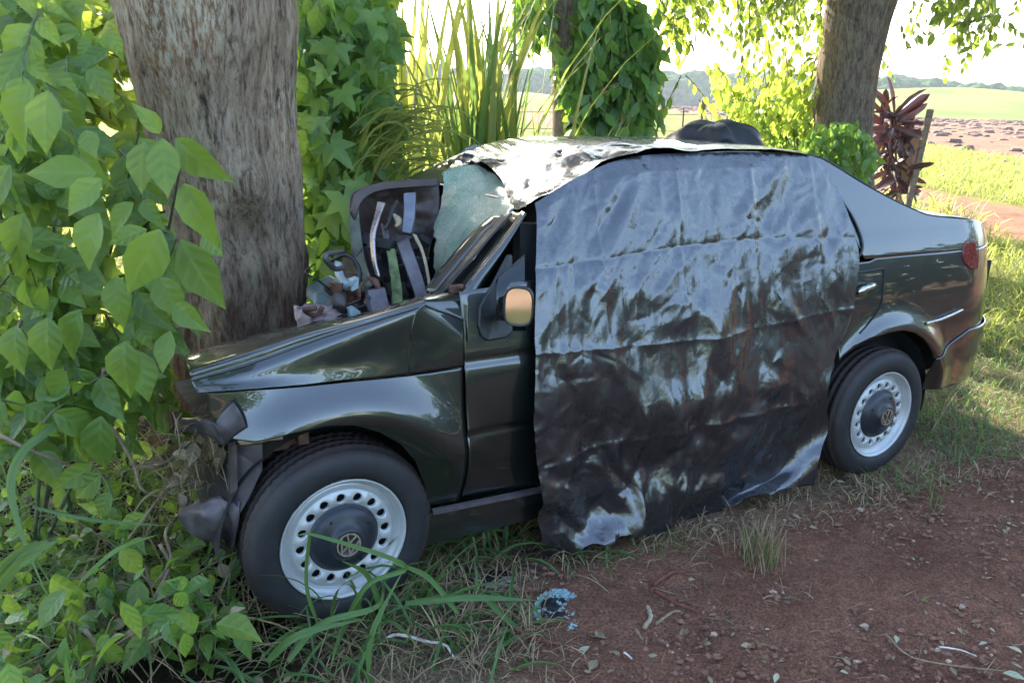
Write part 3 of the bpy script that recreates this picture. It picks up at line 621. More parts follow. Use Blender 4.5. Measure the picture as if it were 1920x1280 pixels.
for k in range(9):
    u0, v0, y_ = random.uniform(590, 720), random.uniform(560, 600), random.uniform(.40, .6)
    A = patch([[P(u0+i*14+random.uniform(-6, 6), v0-j*16+random.uniform(-6, 6), y_+random.uniform(-.03, .03)) for i in range(3)] for j in range(3)], 9, 9); A = A+.012*fbm(A*30, 3, k)[..., None]
    G('torn_metal', A, [M_DPAINT, M_STEEL, M_RUST][k % 3], sol=.003)
# windscreen
ws = [[(822, 328, .93), (850, 318, .92), (890, 316, .86), (930, 335, .74), (968, 386, .40)],
      [(826, 380, .84), (850, 375, .78), (885, 378, .70), (915, 388, .58), (950, 405, .34)],
      [(812, 430, .76), (845, 425, .68), (875, 420, .60), (905, 418, .50), (938, 425, .34)],
      [(806, 480, .66), (830, 478, .58), (860, 462, .50), (885, 450, .42), (915, 445, .33)],
      [(806, 528, .56), (822, 520, .50), (842, 500, .44), (862, 478, .38), (880, 468, .33)]]
A = patch([[P(*q_) for q_ in r] for r in ws], 60, 60); A = A+(.060*np.abs(fbm(A*4.2, 3, 5))+.014*np.abs(fbm(A*17, 3, 6))+.012*np.abs(fbm(A*40, 2, 8)))[..., None]*np.array([.6, -1, .5])
G('shattered_windscreen', A, M_CRASH, sol=.006)
sheetpart('dashboard_edge', [[(800, 540, .5), (830, 500, .48), (870, 475, .42), (940, 435, .34)], [(815, 556, .34), (850, 525, .33), (890, 490, .30), (945, 440, .28)]], M_DARK, 10, 30, .02, 14)

# wheels
def wheel(cx, name='wheel'):
    o = bpy.data.objects.new(name, None); COL.objects.link(o); o.parent = car; o.location = (cx, 0, .286)
    prof = [(.190, .012), (.196, .002), (.205, -.004), (.222, -.008), (.245, -.007), (.262, .000), (.274, .010), (.281, .020), (.2835, .028)]
    y = .028
    for k in range(4):
        prof += [(.288, y+.004), (.288, y+.024), (.281, y+.026), (.281, y+.032)]; y += .033
    prof += [(.2835, y), (.270, y+.02), (.24, y+.03), (.19, y+.02), (.186, y)]
    V, F = lathe(prof, 128); 
    a = np.arctan2(V[:, 2], V[:, 0]); rr = np.hypot(V[:, 0], V[:, 2])
    notch = (np.sin(a*64+V[:, 1]*90) > .55)&(rr > .280)&(rr < .2885); V[notch] *= [.978, 1, .978]
    mesh('tyre', V, F, M_RUBBER, o)
    prof = [(.186, .10), (.182, .02), (.186, .004), (.1915, -.001), (.193, .004), (.1915, -.001), (.186, .001), (.181, .010), (.178, .022), (.172, .024), (.170, .034), (.163, .036), (.158, .026), (.153, .020)]
    V, F = lathe(prof, 96); rim = mesh('rim', V, F, M_SILVER, o)
    # disc with sixteen round holes
    nh = 16; Vs = []; Fs = []; k0 = 0; r0, r1, rc, rh = .108, .153, .1295, .0138
    for h in range(nh):
        a0, a1 = (h-.5)*2*np.pi/nh, (h+.5)*2*np.pi/nh; am = (a0+a1)/2
        loop = [(r1, a) for a in np.linspace(a0, a1, 7)[:-1]]+[(r, a1) for r in np.linspace(r1, r0, 7)[:-1]]+[(r0, a) for a in np.linspace(a1, a0, 7)[:-1]]+[(r, a0) for r in np.linspace(r0, r1, 7)[:-1]]
        out = np.array([[r*np.cos(a), r*np.sin(a)] for r, a in loop]); cc = np.array([rc*np.cos(am), rc*np.sin(am)])
        dd = out-cc; ang = np.arctan2(dd[:, 1], dd[:, 0]); n = len(out)
        hole = cc+rh*np.stack([np.cos(ang), np.sin(ang)], -1); lip = cc+(rh+.003)*np.stack([np.cos(ang), np.sin(ang)], -1)
        def yy(p): r = np.hypot(p[:, 0], p[:, 1]); return .020-.010*np.sin(np.clip((r-r0)/(r1-r0), 0, 1)*np.pi)
        for p_, dy in ((out, 0), (lip, 0), (hole, .002), (hole, .014)): Vs.append(np.stack([p_[:, 0], yy(p_)+dy, p_[:, 1]], -1))
        for a_ in range(3): Fs += [[k0+a_*n+k, k0+a_*n+(k+1) % n, k0+(a_+1)*n+(k+1) % n, k0+(a_+1)*n+k] for k in range(n)]
        k0 += 4*n
    mesh('hole_ring', np.concatenate(Vs), Fs, M_SILVER, rim)
    V, F = lathe([(.11, .020), (.100, .022), (.10, .04), (.04, .05)], 48); mesh('brake_drum', *lathe([(.165, .05), (.06, .05), (.01, .06)], 48), M_DARK, rim)
    V, F = lathe([(.108, .0205), (.104, .018), (.0995, .008), (.092, .000), (.078, -.006), (.060, -.012), (.050, -.018), (.047, -.026), (.043, -.029), (.038, -.029), (.036, -.026), (.0, -.026)], 64)
    cap = mesh('hub_cap', V, F, M_CAP, o)
    for k in range(4):
        a = k*np.pi/2+.9; mb = MB(); mb.tube([(np.cos(a)*.082, -.0085, np.sin(a)*.082), (np.cos(a)*.082, -.0040, np.sin(a)*.082)], .004, 8); mb.build('cap_dimple', M_DARK, cap)
    mb = MB(); a = np.linspace(0, 2*np.pi, 33)
    V, F = lathe([(.0365, -.026), (.0365, -.031), (.0325, -.031), (.0325, -.026)], 40); mb.add(V, F.tolist())
    def bar(x0, z0, x1, z1, w_=.0042):
        d = np.array([x1-x0, 0, z1-z0]); n_ = np.array([-d[2], 0, d[0]])/np.linalg.norm(d)*w_/2; p0 = np.array([x0, -.0262, z0]); p1 = np.array([x1, -.0262, z1])
        mb.slab([p0+n_, p1+n_, p1-n_, p0-n_], (0, -.004, 0))
    bar(-.014, .029, 0, .003); bar(.014, .029, 0, .003)
    bar(-.028, .016, -.013, -.028); bar(-.013, -.028, 0, -.002); bar(0, -.002, .013, -.028); bar(.013, -.028, .028, .016)
    mb.build('emblem', M_EMB, cap, auto=30)
    return o
wf = wheel(0.0); wf.rotation_euler = (0, .35, .02)
wr = wheel(2.373); wr.rotation_euler = (0, -.2, 0)
for y_ in (1.47,):
    for cx in (0.0, 2.373):
        o = bpy.data.objects.new('wheel', None); COL.objects.link(o); o.parent = car; o.location = (cx, 1.64, .286); o.rotation_euler = (0, 0, math.pi)
        for s_ in wr.children:
            c_ = s_.copy(); COL.objects.link(c_); c_.parent = o
            for g_ in s_.children: d_ = g_.copy(); COL.objects.link(d_); d_.parent = c_

# ------------------------------------------------------------------ black plastic sheets
def crumple(p, s, n=26, s0=.10, s1=.42, aniso=None):
    R = np.random.default_rng(s); h = np.zeros(p.shape[:-1]); lo, hi = p.reshape(-1, 2).min(0), p.reshape(-1, 2).max(0)
    wp = np.stack([noise(np.c_[p.reshape(-1, 2)*2.2, np.zeros(p[..., 0].size)], 3+k) for k in range(2)], -1).reshape(p.shape)*.35
    q_ = p+wp
    for k in range(n):
        c = R.uniform(lo, hi); a = R.uniform(0, np.pi) if aniso is None else R.normal(0, aniso); sc = R.uniform(s0, s1); d = q_-c
        u_ = d@np.array([np.cos(a), np.sin(a)]); v_ = d@np.array([-np.sin(a), np.cos(a)])
        wnd = np.exp(-(v_/sc)**2-(u_/(sc*.45))**2); h += R.uniform(-1, 1)*sc*wnd*(1-np.minimum(np.abs(u_)/(sc*.5), 1))
    return h
sheet = empty('black_plastic_sheet', CO+1.2*CU, 'black plastic sheet hung over the doors of the wrecked car down to the soil', 'plastic sheet', mat=CM)
def yo(u, v, d): q_ = S(u, v, d); return q_
SR = [([(1003, 381), (1085, 331), (1178, 296), (1300, 286), (1420, 284), (1526, 293)], .010),
      ([(1003, 408), (1090, 372), (1190, 345), (1310, 340), (1440, 338), (1566, 350)], .012),
      ([(1003, 440), (1100, 440), (1200, 443), (1330, 448), (1460, 458), (1605, 467)], .016),
      ([(1002, 520), (1100, 530), (1210, 535), (1340, 545), (1470, 545), (1602, 540)], .022),
      ([(1000, 620), (1105, 625), (1215, 628), (1345, 625), (1480, 620), (1591, 614)], .030),
      ([(1000, 700), (1110, 700), (1220, 700), (1350, 690), (1470, 680), (1572, 672)], .045),
      ([(1002, 785), (1115, 780), (1225, 772), (1350, 760), (1460, 748), (1560, 738)], .060),
      ([(1005, 880), (1120, 880), (1230, 865), (1350, 850), (1460, 830), (1556, 800)], .055),
      ([(1010, 970), (1120, 960), (1225, 945), (1330, 925), (1440, 900), (1542, 862)], .085),
      ([(1013, 1048), (1110, 1020), (1200, 1000), (1320, 970), (1410, 935), (1526, 912)], .115)]
A = patch([[yo(u, v, d*(1+(.45*math.sin(k*2.1+d*40) if d > .05 else 0))) for k, (u, v) in enumerate(r)] for r, d in SR], 300, 260)
st = A[..., [0, 2]]; top_w = np.clip((st[..., 1]-.30)/.8, 0, 1)
zz = st[..., 1]; xx = st[..., 0]
bt = 1-top_w
h = crumple(st, 5, 46, .16, .42)*(.025+.075*bt)+crumple(st, 9, 260, .08, .26, .35)*(.024+.05*bt)+crumple(st, 29, 700, .04, .14, .5)*(.045+.07*bt)+crumple(st, 39, 900, .015, .05)*(.06+.06*bt)+(.006+.006*bt)*fbm(np.stack([xx*6, zz*2.5, xx*0], -1), 4, 2)
low = np.clip((.55-zz)/.4, 0, 1)*np.clip((xx-.9)/.4, 0, 1)
h += low*.06*fbm(np.stack([xx*3.2+zz*3, zz*6, xx*0], -1), 3, 31)
for z0, am, x0_, x1_ in ((1.055, .0035, .6, 2.4), (.775, .004, .8, 2.2), (.42, .006, .6, 2.3)):
    zl = z0+.02*np.sin(xx*3+z0*9)-.04*(xx-1.3)*(z0 < 1)*0; h += am*np.exp(-np.abs(zz-zl)/.012)*np.where(z0 > 1, -1.3, 1)
for x0_ in (.93, 1.27, 1.62, 1.95): h += .005*np.exp(-np.abs(xx-x0_-.03*np.sin(zz*5))/.010)
edge = np.minimum(1, np.minimum.reduce([np.linspace(0, 1, 300)[:, None]*14+0*xx, 1+0*xx]))
h = h+.010*top_w; h = np.where(h < 0, -.02*(1-np.exp(h/.02)), h)
A[..., 1] -= (h*edge); A[..., 2] += .3*h*edge*0
A[..., 1] = np.minimum(A[..., 1], ys(xx, np.clip(zz, .3, 1.36))-.003)
A[-1, :, 2] += .012*np.sin(np.linspace(0, 40, 260))
# its bottom hem folds onto the soil
mesh('sheet_film', A.reshape(-1, 3), grid_faces(300, 260), M_POLY, sheet)
# second film over the roof
roofs = empty('roof_plastic_sheet', CO, 'wrinkled black plastic film spread across the roof, glaring in the sun', 'plastic sheet', mat=CM)
RR = [[P(985, 390, .24), P(962, 392, .36), P(930, 345, .66), P(890, 318, .85), P(838, 322, 1.12)],
      [P(1000, 380, .22), P(985, 366, .36), P(958, 340, .62), P(920, 312, .85), P(850, 297, 1.22)],
      [P(1080, 333, .21), P(1062, 318, .36), P(1030, 305, .60), P(990, 297, .85), P(925, 290, 1.25)],
      [P(1172, 296, .20), P(1150, 288, .36), P(1115, 284, .60), P(1070, 281, .85), P(1010, 286, 1.3)],
      [P(1290, 286, .20), P(1265, 280, .36), P(1225, 273, .60), P(1180, 271, .85), P(1080, 284, 1.35)],
      [P(1420, 283, .20), P(1390, 277, .36), P(1350, 272, .60), P(1300, 272, .85), P(1190, 284, 1.35)],
      [P(1524, 292, .20), P(1490, 286, .36), P(1450, 281, .60), P(1400, 280, .85), P(1290, 292, 1.35)]]
A = patch(RR, 200, 120); st = A[..., :2]; k_ = np.clip((1.7-A[..., 0])/.7, .15, 1)
h = (crumple(st, 15, 60)*.08+crumple(st, 19, 160)*.09+crumple(st, 49, 260, .03, .12)*.15+.012*fbm(np.stack([st[..., 0]*9, st[..., 1]*5, st[..., 0]*0], -1), 4, 8))*k_
A[..., 2] += np.clip(h, -.02, .035)+.006
mesh('roof_film', A.reshape(-1, 3), grid_faces(200, 120), M_POLY, roofs)
# bundle on the roof
V, F = lathe([(0.02, 1), (.4, .93), (.72, .7), (.93, .4), (1, .1), (1.04, -.15), (.9, -.2)], 60); V = V[:, [0, 2, 1]]
a1 = np.random.default_rng(3); V = V*(1+.35*fbm(V*2.3, 4, 41)[:, None]+.10*fbm(V*9, 3, 4)[:, None]); V = V*[.215, .22, .105]
bb = empty('crumpled_plastic_bundle', CO, 'black plastic bunched into a heap on the far edge of the roof', 'plastic bundle', mat=CM)
s_ = bb; V += np.array([.02, .02, .035])*np.clip(np.abs(fbm(V*14, 3, 9)), 0, .5)[:, None]*2; o = mesh('bundle_film', V+P(1338, 275, .95), F, mat_plain('dull_black_film', (.008, .008, .010), .55, 0, 9, .4, .5, .01), bb); o.modifiers.new('sub', 'SUBSURF').render_levels = 2

# ------------------------------------------------------------------ plants: leaf shapes and how they are laid out
def leaf_base(kind):
    if kind == 'ovate':
        prof = [(0, .02), (.13, .15), (.33, .28), (.56, .28), (.78, .14), (1, 0.0)]; fold, droop = .30, .30
    elif kind == 'lance':
        prof = [(0, .01), (.2, .085), (.45, .11), (.7, .08), (1, 0)]; fold, droop = .25, .30
    elif kind == 'small':
        prof = [(0, .02), (.35, .27), (.7, .22), (1, 0)]; fold, droop = .15, .15
    elif kind == 'strap':
        prof = [(0, .05), (.2, .09), (.55, .13), (.85, .09), (1, .01)]; fold, droop = .35, .18
    elif kind == 'lobed':
        ha = np.array([.15, .3, .5, .7, .96, 1.2, 1.4, 1.6, 1.92, 2.5]); hr = np.array([.60, .45, .34, .42, .60, .37, .30, .36, .48, .15]); a = np.r_[-ha[::-1], 0, ha]; r = np.r_[hr[::-1], .80, hr]
        V = [[0, 0, 0]]+[[r_*math.sin(t), r_*math.cos(t)*.95+.0, -.16*r_*r_] for t, r_ in zip(a, r)]
        V2 = [[v[0]*.5, v[1]*.5, v[2]*.2+.02] for v in V[1:]]
        V = np.array(V+V2); F = []
        n = 21
        for k in range(n-1): F += [[0, n+1+k, n+2+k, n+2+k], [n+1+k, 1+k, 2+k, n+2+k]]
        F = [[a_, b_, c_, d_] for a_, b_, c_, d_ in F]
        V[:, 1] += .35; uv = np.c_[V[:, 0]*.5+.5, V[:, 1]/1.3]
        return V, F, uv
    V = []; uv = []
    for y_, w_ in prof:
        z_ = -droop*y_*y_
        for sx in (-1, 0, 1):
            V.append([sx*w_, y_, z_+abs(sx)*w_*fold]); uv.append([.5+sx*w_, y_])
    nr = len(prof); F = []
    for r in range(nr-1):
        for c in range(2): F.append([r*3+c, r*3+c+1, (r+1)*3+c+1, (r+1)*3+c])
    return np.array(V), F, np.array(uv)
LB = {k: leaf_base(k) for k in ('ovate', 'lance', 'small', 'strap', 'lobed')}
def tri_fix(F): return [f if len(set(f)) == 4 else list(dict.fromkeys(f)) for f in F]
LEAFMESH = {}
def leaf_mesh(kind, m, name='leaf'):
    key = (kind, m.name)
    if key not in LEAFMESH:
        V, F, uv = LB[kind]; LEAFMESH[key] = mesh(name, V, tri_fix(F), m, uv=uv, link=False, attr={'rnd': np.zeros(len(V))})
    return LEAFMESH[key]
def frames(tip, nrm):                # stack of rotation matrices: columns x, tip, normal
    t = tip/np.linalg.norm(tip, axis=1)[:, None]; n = nrm-(nrm*t).sum(1)[:, None]*t; n /= np.linalg.norm(n, axis=1)[:, None]+1e-9
    return np.stack([np.cross(t, n), t, n], -1)
def leaf_parts(parent, kind, m, pos, tip, nrm, size, name='leaf', curl=.25):
    me = leaf_mesh(kind, m, name); R = frames(tip, nrm); off = np.array(parent.matrix_world.translation) if False else np.array(parent.location)
    for p_, r_, s_ in zip(pos, R, size):
        o = bpy.data.objects.new(name, me); COL.objects.link(o); o.parent = parent
        M = Matrix(r_.tolist()).to_4x4(); M.translation = Vector(p_-off)
        o.matrix_local = M @ Matrix.Diagonal((s_*random.uniform(.85, 1.15), s_, s_*random.uniform(.3, 2.2), 1))
def leaf_mass(name, parent, kind, m, pos, tip, nrm, size, label=None):
    V, F, uv = LB[kind]; N_ = len(pos); R = frames(tip, nrm)
    sc = size[:, None, None]*np.array([1, 1, 1.])*V[None]; sc[..., 2] *= rng.uniform(.3, 2.0, (N_, 1))
    W_ = np.einsum('nij,nkj->nki', R, sc)+pos[:, None]
    Fq = np.array(F); FF = (Fq[None]+np.arange(N_)[:, None, None]*len(V)).reshape(-1, 4)
    off = np.array(parent.location) if parent is not None else None
    if kind == 'lobed': FF = [list(dict.fromkeys(f)) for f in FF.tolist()]
    o = mesh(name, W_.reshape(-1, 3), FF, m, parent, uv=np.tile(uv, (N_, 1)), off=off, attr={'rnd': np.repeat(rng.random(N_), len(V))})
    o['kind'] = 'stuff'; return o
def rdir(n, base, spread):
    d = np.array(base)+rng.normal(0, spread, (n, 3)); return d/np.linalg.norm(d, axis=1)[:, None]
def twigs(centres, n_leaf, length, tip0, spread, droop=.5, size=.1, svar=.25):
    """short twigs ending near the given points with leaves alternating along them; returns leaf placement and twig curves"""
    pos = []; tip = []; nrm = []; sz = []; tw = []
    for c in centres:
        d = rdir(1, tip0, spread)[0]; L = length*random.uniform(.6, 1.3)
        pts = np.array([c-d*L*(1-t)+np.array([0, 0, -droop*L*t*t]) for t in np.linspace(0, 1, 6)]); tw.append(pts)
        side_ = np.cross(d, [0, 0, 1.]); side_ /= np.linalg.norm(side_)+1e-6
        for k in range(n_leaf):
            t = (k+.6)/n_leaf; q_ = pts[0]+(pts[-1]-pts[0])*t; q_ = q_+np.array([0, 0, droop*L*(t-t*t)])
            sg = 1 if k % 2 else -1
            tt = d*.55+side_*sg*random.uniform(.5, 1.0)+np.array([0, 0, -random.uniform(.35, 1.3)])+rng.normal(0, .22, 3)
            if k == n_leaf-1: tt = d+np.array([0, 0, -.6])
            pos.append(q_); tip.append(tt); nrm.append(np.array([rng.normal(0, .35), -.75, .75])+rng.normal(0, .28, 3)); sz.append(size*random.uniform(1-svar, 1+svar))
    return np.array(pos), np.array(tip), np.array(nrm), np.array(sz), tw
def in_poly(pt, poly):
    x, y = pt; c = False; n = len(poly)
    for i in range(n):
        x1, y1 = poly[i]; x2, y2 = poly[i-1]
        if (y1 > y) != (y2 > y) and x < (x2-x1)*(y-y1)/(y2-y1)+x1: c = not c
    return c
def sample_px(poly, n, Y0, Y1, power=1.):
    xs = [p[0] for p in poly]; ys_ = [p[1] for p in poly]; out = []
    while len(out) < n:
        u, v = random.uniform(min(xs), max(xs)), random.uniform(min(ys_), max(ys_))
        if in_poly((u, v), poly):
            q = at(u, v, Y0+(Y1-Y0)*random.random()**power)
            if q[2] > gz(q[0], q[1])+.02: out.append(q)
    return np.array(out)
def curve_mass(name, parent, curves, r0, m, n=5, taper=.4):
    mb = MB(); off = np.array(parent.location)
    for c in curves: mb.tube(np.asarray(c)-off, np.linspace(r0, r0*taper, len(c)), n, False)
    o = mb.build(name, m, parent, True); o['kind'] = 'stuff'; return o

# ---- blades of grass
def blade_curves(base, az, lean, length, width, bend, seg=6):
    """vectorised ribbons: base (n,3), azimuth of leaning, initial lean, total bend"""
    n = len(base); t = np.linspace(0, 1, seg+1); ang = lean[:, None]+bend[:, None]*t[None]**1.4
    ds = length[:, None]/seg; hx = np.cumsum(np.sin(ang)*ds, 1)-np.sin(ang[:, :1])*ds; hz = np.cumsum(np.cos(ang)*ds, 1)-np.cos(ang[:, :1])*ds
    ca, sa = np.cos(az)[:, None], np.sin(az)[:, None]
    C = np.stack([base[:, 0:1]+hx*ca, base[:, 1:2]+hx*sa, base[:, 2:3]+hz], -1)
    wv = width[:, None]*np.array([.7, 1, 1, .95, .8, .5, .04][:seg+1] if seg == 6 else np.interp(t, [0, .3, .8, 1], [.7, 1, .7, .04]))[None]
    tw = rng.uniform(-.7, .7, n)[:, None]+0*t
    sx = np.stack([-sa+0*t, ca+0*t, tw*.6], -1); sx /= np.linalg.norm(sx, axis=-1)[..., None]
    crease = np.stack([0*ang, 0*ang, wv*-.35], -1)
    L = C-sx*wv[..., None]/2; R = C+sx*wv[..., None]/2; Mid = C+crease
    V = np.stack([L, Mid, R], 2)          # n, seg+1, 3, 3
    k = seg+1; F = []
    for r in range(seg):
        for c in range(2): F.append([r*3+c, r*3+c+1, (r+1)*3+c+1, (r+1)*3+c])
    uv = np.stack([np.tile([.1, .5, .9], (k, 1)), np.repeat(t[:, None], 3, 1)], -1).reshape(-1, 2)
    return V.reshape(n, -1, 3), np.array(F), uv
def blades(name, parent, m, base, az, lean, length, width, bend, label=None, seg=6):
    V, F, uv = blade_curves(base, az, lean, length, width, bend, seg); n = len(V)
    off = np.array(parent.location) if parent is not None else None
    o = mesh(name, V.reshape(-1, 3), (F[None]+np.arange(n)[:, None, None]*V.shape[1]).reshape(-1, 4), m, parent, off=off, uv=np.tile(uv, (n, 1)), attr={'rnd': np.repeat(rng.random(n), V.shape[1])})
    o['kind'] = 'stuff'
    if label: o['label'] = label
    return o
def blade_parts(parent, m, base, az, lean, length, width, bend, name='blade'):
    V, F, uv = blade_curves(base, az, lean, length, width, bend); off = np.array(parent.location)
    for v in V: mesh(name, v, F, m, parent, off=off, uv=uv, attr={'rnd': np.zeros(len(v))})
def U(a, b, n): return rng.uniform(a, b, n)

# ------------------------------------------------------------------ trees
def trunk_mesh(name, pts, rad, m, parent, nz=120, na=72, rough=.035, seed=0, knots=(), flute=.06):
    pts = np.asarray(pts, float); C = cr(pts, nz); rr = cr(np.asarray(rad, float)[:, None], nz)[:, 0]
    a = np.linspace(0, 2*np.pi, na, endpoint=False)
    D = np.stack([np.cos(a), np.sin(a), 0*a], -1)
    G_ = C[:, None]+rr[:, None, None]*D[None]
    p_ = np.stack([G_[..., 0]*7, G_[..., 1]*7, G_[..., 2]*1.6], -1)
    d = flute*fbm(np.stack([G_[..., 0]*2.6, G_[..., 1]*2.6, G_[..., 2]*.5], -1), 3, seed)+rough*fbm(p_, 4, seed+3)+rough*.5*np.abs(fbm(p_*[2.5, 2.5, 1.5], 3, seed+8))
    for kx, kz, kr, kd in knots:
        dd = ((np.angle(np.exp(1j*(a[None]-kx))))*rr[:, None]/kr)**2+((G_[..., 2]-kz)/kr)**2; d = d+kd*np.exp(-dd)
    G_ = G_+d[..., None]*D[None]
    return mesh(name, G_.reshape(-1, 3), grid_faces(nz, na, True), m, parent, off=np.array(parent.location))
SV = np.array([math.sin(SUN_AZ)*math.cos(SUN_EL), math.cos(SUN_AZ)*math.cos(SUN_EL), math.sin(SUN_EL)])
GAPS = [(CO+1.1*CU+.65*CV+1.33*CW, .26), (CO+.80*CU+.30*CV+1.25*CW, .12), (np.array([-2.9, 4.5, 2.3]), .75), (np.array([-1.3, -3.9, 0.]), .9), (np.array([2.4, -4.4, 0.]), 1.3), (np.array([-4.5, -4.6, 0.]), 1.2), (np.array([-.6, 6.3, .8]), .8), (np.array([-.3, 7.6, .5]), .8), (np.array([2.6, 4.2, 0.]), .5), (np.array([2.9, 3.6, 0.]), .3)]
def crown(parent, centre, rad, n, size, m=None, kind='small', seed=0, name='crown', clumps=70, cr_=.28):
    R = np.random.default_rng(seed); c = R.normal(0, 1, (clumps, 3)); c /= np.linalg.norm(c, axis=1)[:, None]; c *= R.random((clumps, 1))**.45
    C_ = np.array(centre)+c*np.array(rad); i = R.integers(0, clumps, n); mean = float(np.mean(rad))
    pos = C_[i]+R.normal(0, 1, (n, 3))*cr_*mean*np.array([1, 1, .55])*.6
    keep = np.ones(n, bool)           # openings in the canopy where the sun gets through
    for g0, gr in GAPS:
        dv = pos-g0; al = dv@SV; keep &= ~((np.linalg.norm(dv-al[:, None]*SV, axis=1) < gr*(1+.3*R.random(n))) & (al > 0))
    pos = pos[keep]; n = len(pos)
    tip = R.normal(0, 1, (n, 3)); tip[:, 2] -= .7; nr = R.normal(0, .6, (n, 3)); nr[:, 2] += .7
    return leaf_mass(name, parent, kind, m or M_CANOPY, pos, tip, nr, size*R.uniform(.7, 1.3, n)), C_
def limb(parent, a, b, r, m, k=6):
    a, b = np.array(a, float), np.array(b, float); pts = [a+(b-a)*t+np.array([0, 0, .12*np.linalg.norm(b-a)*math.sin(t*math.pi)])+rng.normal(0, .03, 3)*np.linalg.norm(b-a)*min(t, 1) for t in np.linspace(0, 1, k)]
    mb = MB(); mb.tube(cr(pts, 14)-np.array(parent.location), np.linspace(r, r*.3, 14), 8, False); return mb.build('limb', m, parent, True)

# 1. the tree the car hit
tb = np.array([-1.36, 3.42, gz(-1.36, 3.42)])
t1 = empty('struck_tree', tb, 'thick grey lichen-spotted tree trunk that the car has run into', 'tree')
def tc(u, v, Yd): return at(u, v, Yd)
pt = [tb+[-.02, .0, -.15], tc(425, 780, 3.44), tc(452, 620, 3.42), tc(458, 500, 3.40), tc(445, 400, 3.40), tc(416, 200, 3.40), tc(384, 0, 3.40), tc(345, -260, 3.42), [-1.62, 3.5, 4.0], [-1.6, 3.6, 5.2]]
trunk_mesh('trunk', pt, [.36, .33, .28, .265, .265, .285, .325, .34, .33, .26], M_BARK1, t1, 260, 170, .050, 3, knots=((-.95, 1.18, .10, .05), (-1.1, 1.02, .09, -.05), (-2.4, .6, .2, .03)))
for b_ in ((-3.4, 4.2, 5.6), (.6, 3.2, 5.6), (-1.2, 5.4, 6.0), (-2.3, 1.8, 5.8)): limb(t1, (-1.6, 3.55, 4.3), b_, .13, M_BARK1)
crown(t1, (-1.7, 4.6, 6.2), (2.9, 2.4, 1.7), 22000, .13, seed=4)

def sprays(parent, poly, Y0, Y1, n, size, m, length=.5, nl=9):
    q = sample_px(poly, n, Y0, Y1); pos, tip, nr, sz, tw = twigs(q, nl, length, (0, 0, -1), .5, .2, size)
    nr = rdir(len(pos), (0, -.3, .5), .6)
    leaf_mass('foliage', parent, 'small', m, pos, tip, nr, sz); curve_mass('twigs', parent, tw, .006, M_TWIG, 4)
# 2. vine-wrapped tree in the middle
m0 = at(1078, 470, 8.0); mb0 = np.array([m0[0], 8.0, gz(m0[0], 8.)])
t2 = empty('vine_wrapped_tree', mb0, 'slender tree wrapped in green climbing leaves behind the car roof', 'tree')
trunk_mesh('trunk', [mb0+[0, 0, -.1], at(1076, 300, 8), at(1072, 120, 8), at(1070, 0, 8), at(1066, -200, 8), (mb0[0]-.1, 8, 5.2)], [.22, .2, .17, .16, .15, .12], M_BARK2, t2, 80, 36, .02, 9)
vp = [(1088, -30), (1180, -30), (1215, 40), (1238, 110), (1225, 180), (1210, 240), (1190, 285), (1060, 292), (1066, 220), (1052, 160), (1048, 120), (1085, 60)]
def vine_mass(parent, poly, Y0, Y1, nparts, nmass, size, kind, m, tip=(0, -.2, -1), sp=.45, nb=(0, -.8, .5)):
    if nparts:
        q = sample_px(poly, nparts, Y0, Y0+(Y1-Y0)*.35); leaf_parts(parent, kind, m, q, rdir(nparts, tip, sp), rdir(nparts, nb, .4), size*U(.8, 1.3, nparts))
    q = sample_px(poly, nmass, Y0, Y1); leaf_mass('foliage', parent, kind, m, q, rdir(nmass, tip, sp*1.3), rdir(nmass, nb, .6), size*U(.6, 1.15, nmass))
vine_mass(t2, vp, 7.55, 8.5, 230, 1900, .165, 'ovate', M_LEAF2)
vine_mass(t2, [(945, 40), (985, -20), (1035, -20), (1040, 90), (985, 110), (955, 100)], 7.6, 8.3, 20, 90, .12, 'ovate', M_LEAF2)
for b_ in ((-1.6, 8.5, 5.5), (2.8, 7.6, 5.4), (.6, 9.6, 5.8)): limb(t2, (mb0[0]-.1, 8, 4.4), b_, .08, M_BARK2)
sprays(t2, [(1040, 80), (1230, 30), (1245, 230), (1190, 300), (1060, 300)], 7.4, 8.2, 55, .13, M_LEAF2, .35, 6)
sprays(t2, [(945, 10), (1040, -20), (1035, 60), (990, 90), (950, 70)], 7.6, 8.2, 14, .13, M_LEAF2, .35, 6)
crown(t2, (.5, 8.2, 6.3), (3.9, 2.6, 2.9), 38000, .15, seed=8)

# 3. right-hand tree
r0_ = at(1578, 430, 9.0); rb = np.array([r0_[0], 9.0, gz(r0_[0], 9.)])
t3 = empty('leaning_tree', rb, 'sturdy brown tree with a bare leaning trunk behind the car boot', 'tree')
trunk_mesh('trunk', [rb+[0, 0, -.1], at(1570, 330, 9), at(1575, 260, 9), at(1588, 150, 9), at(1603, 50, 9), at(1618, -20, 9), at(1650, -200, 9), (r0_[0]+.9, 9, 5.4)], [.42, .36, .31, .30, .32, .35, .36, .25], M_BARK2, t3, 140, 60, .03, 19)
for b_ in ((2.0, 8.0, 3.6), (6.6, 9.5, 4.8), (4.5, 7.2, 5.0), (3.2, 10.8, 5.4), (1.6, 9.8, 4.6), (6.9, 8.2, 3.9)): limb(t3, (r0_[0]+.35, 9, 3.3), b_, .12, M_BARK2)
crown(t3, (4.5, 9.0, 6.5), (4.5, 2.8, 3.0), 44000, .14, seed=12)
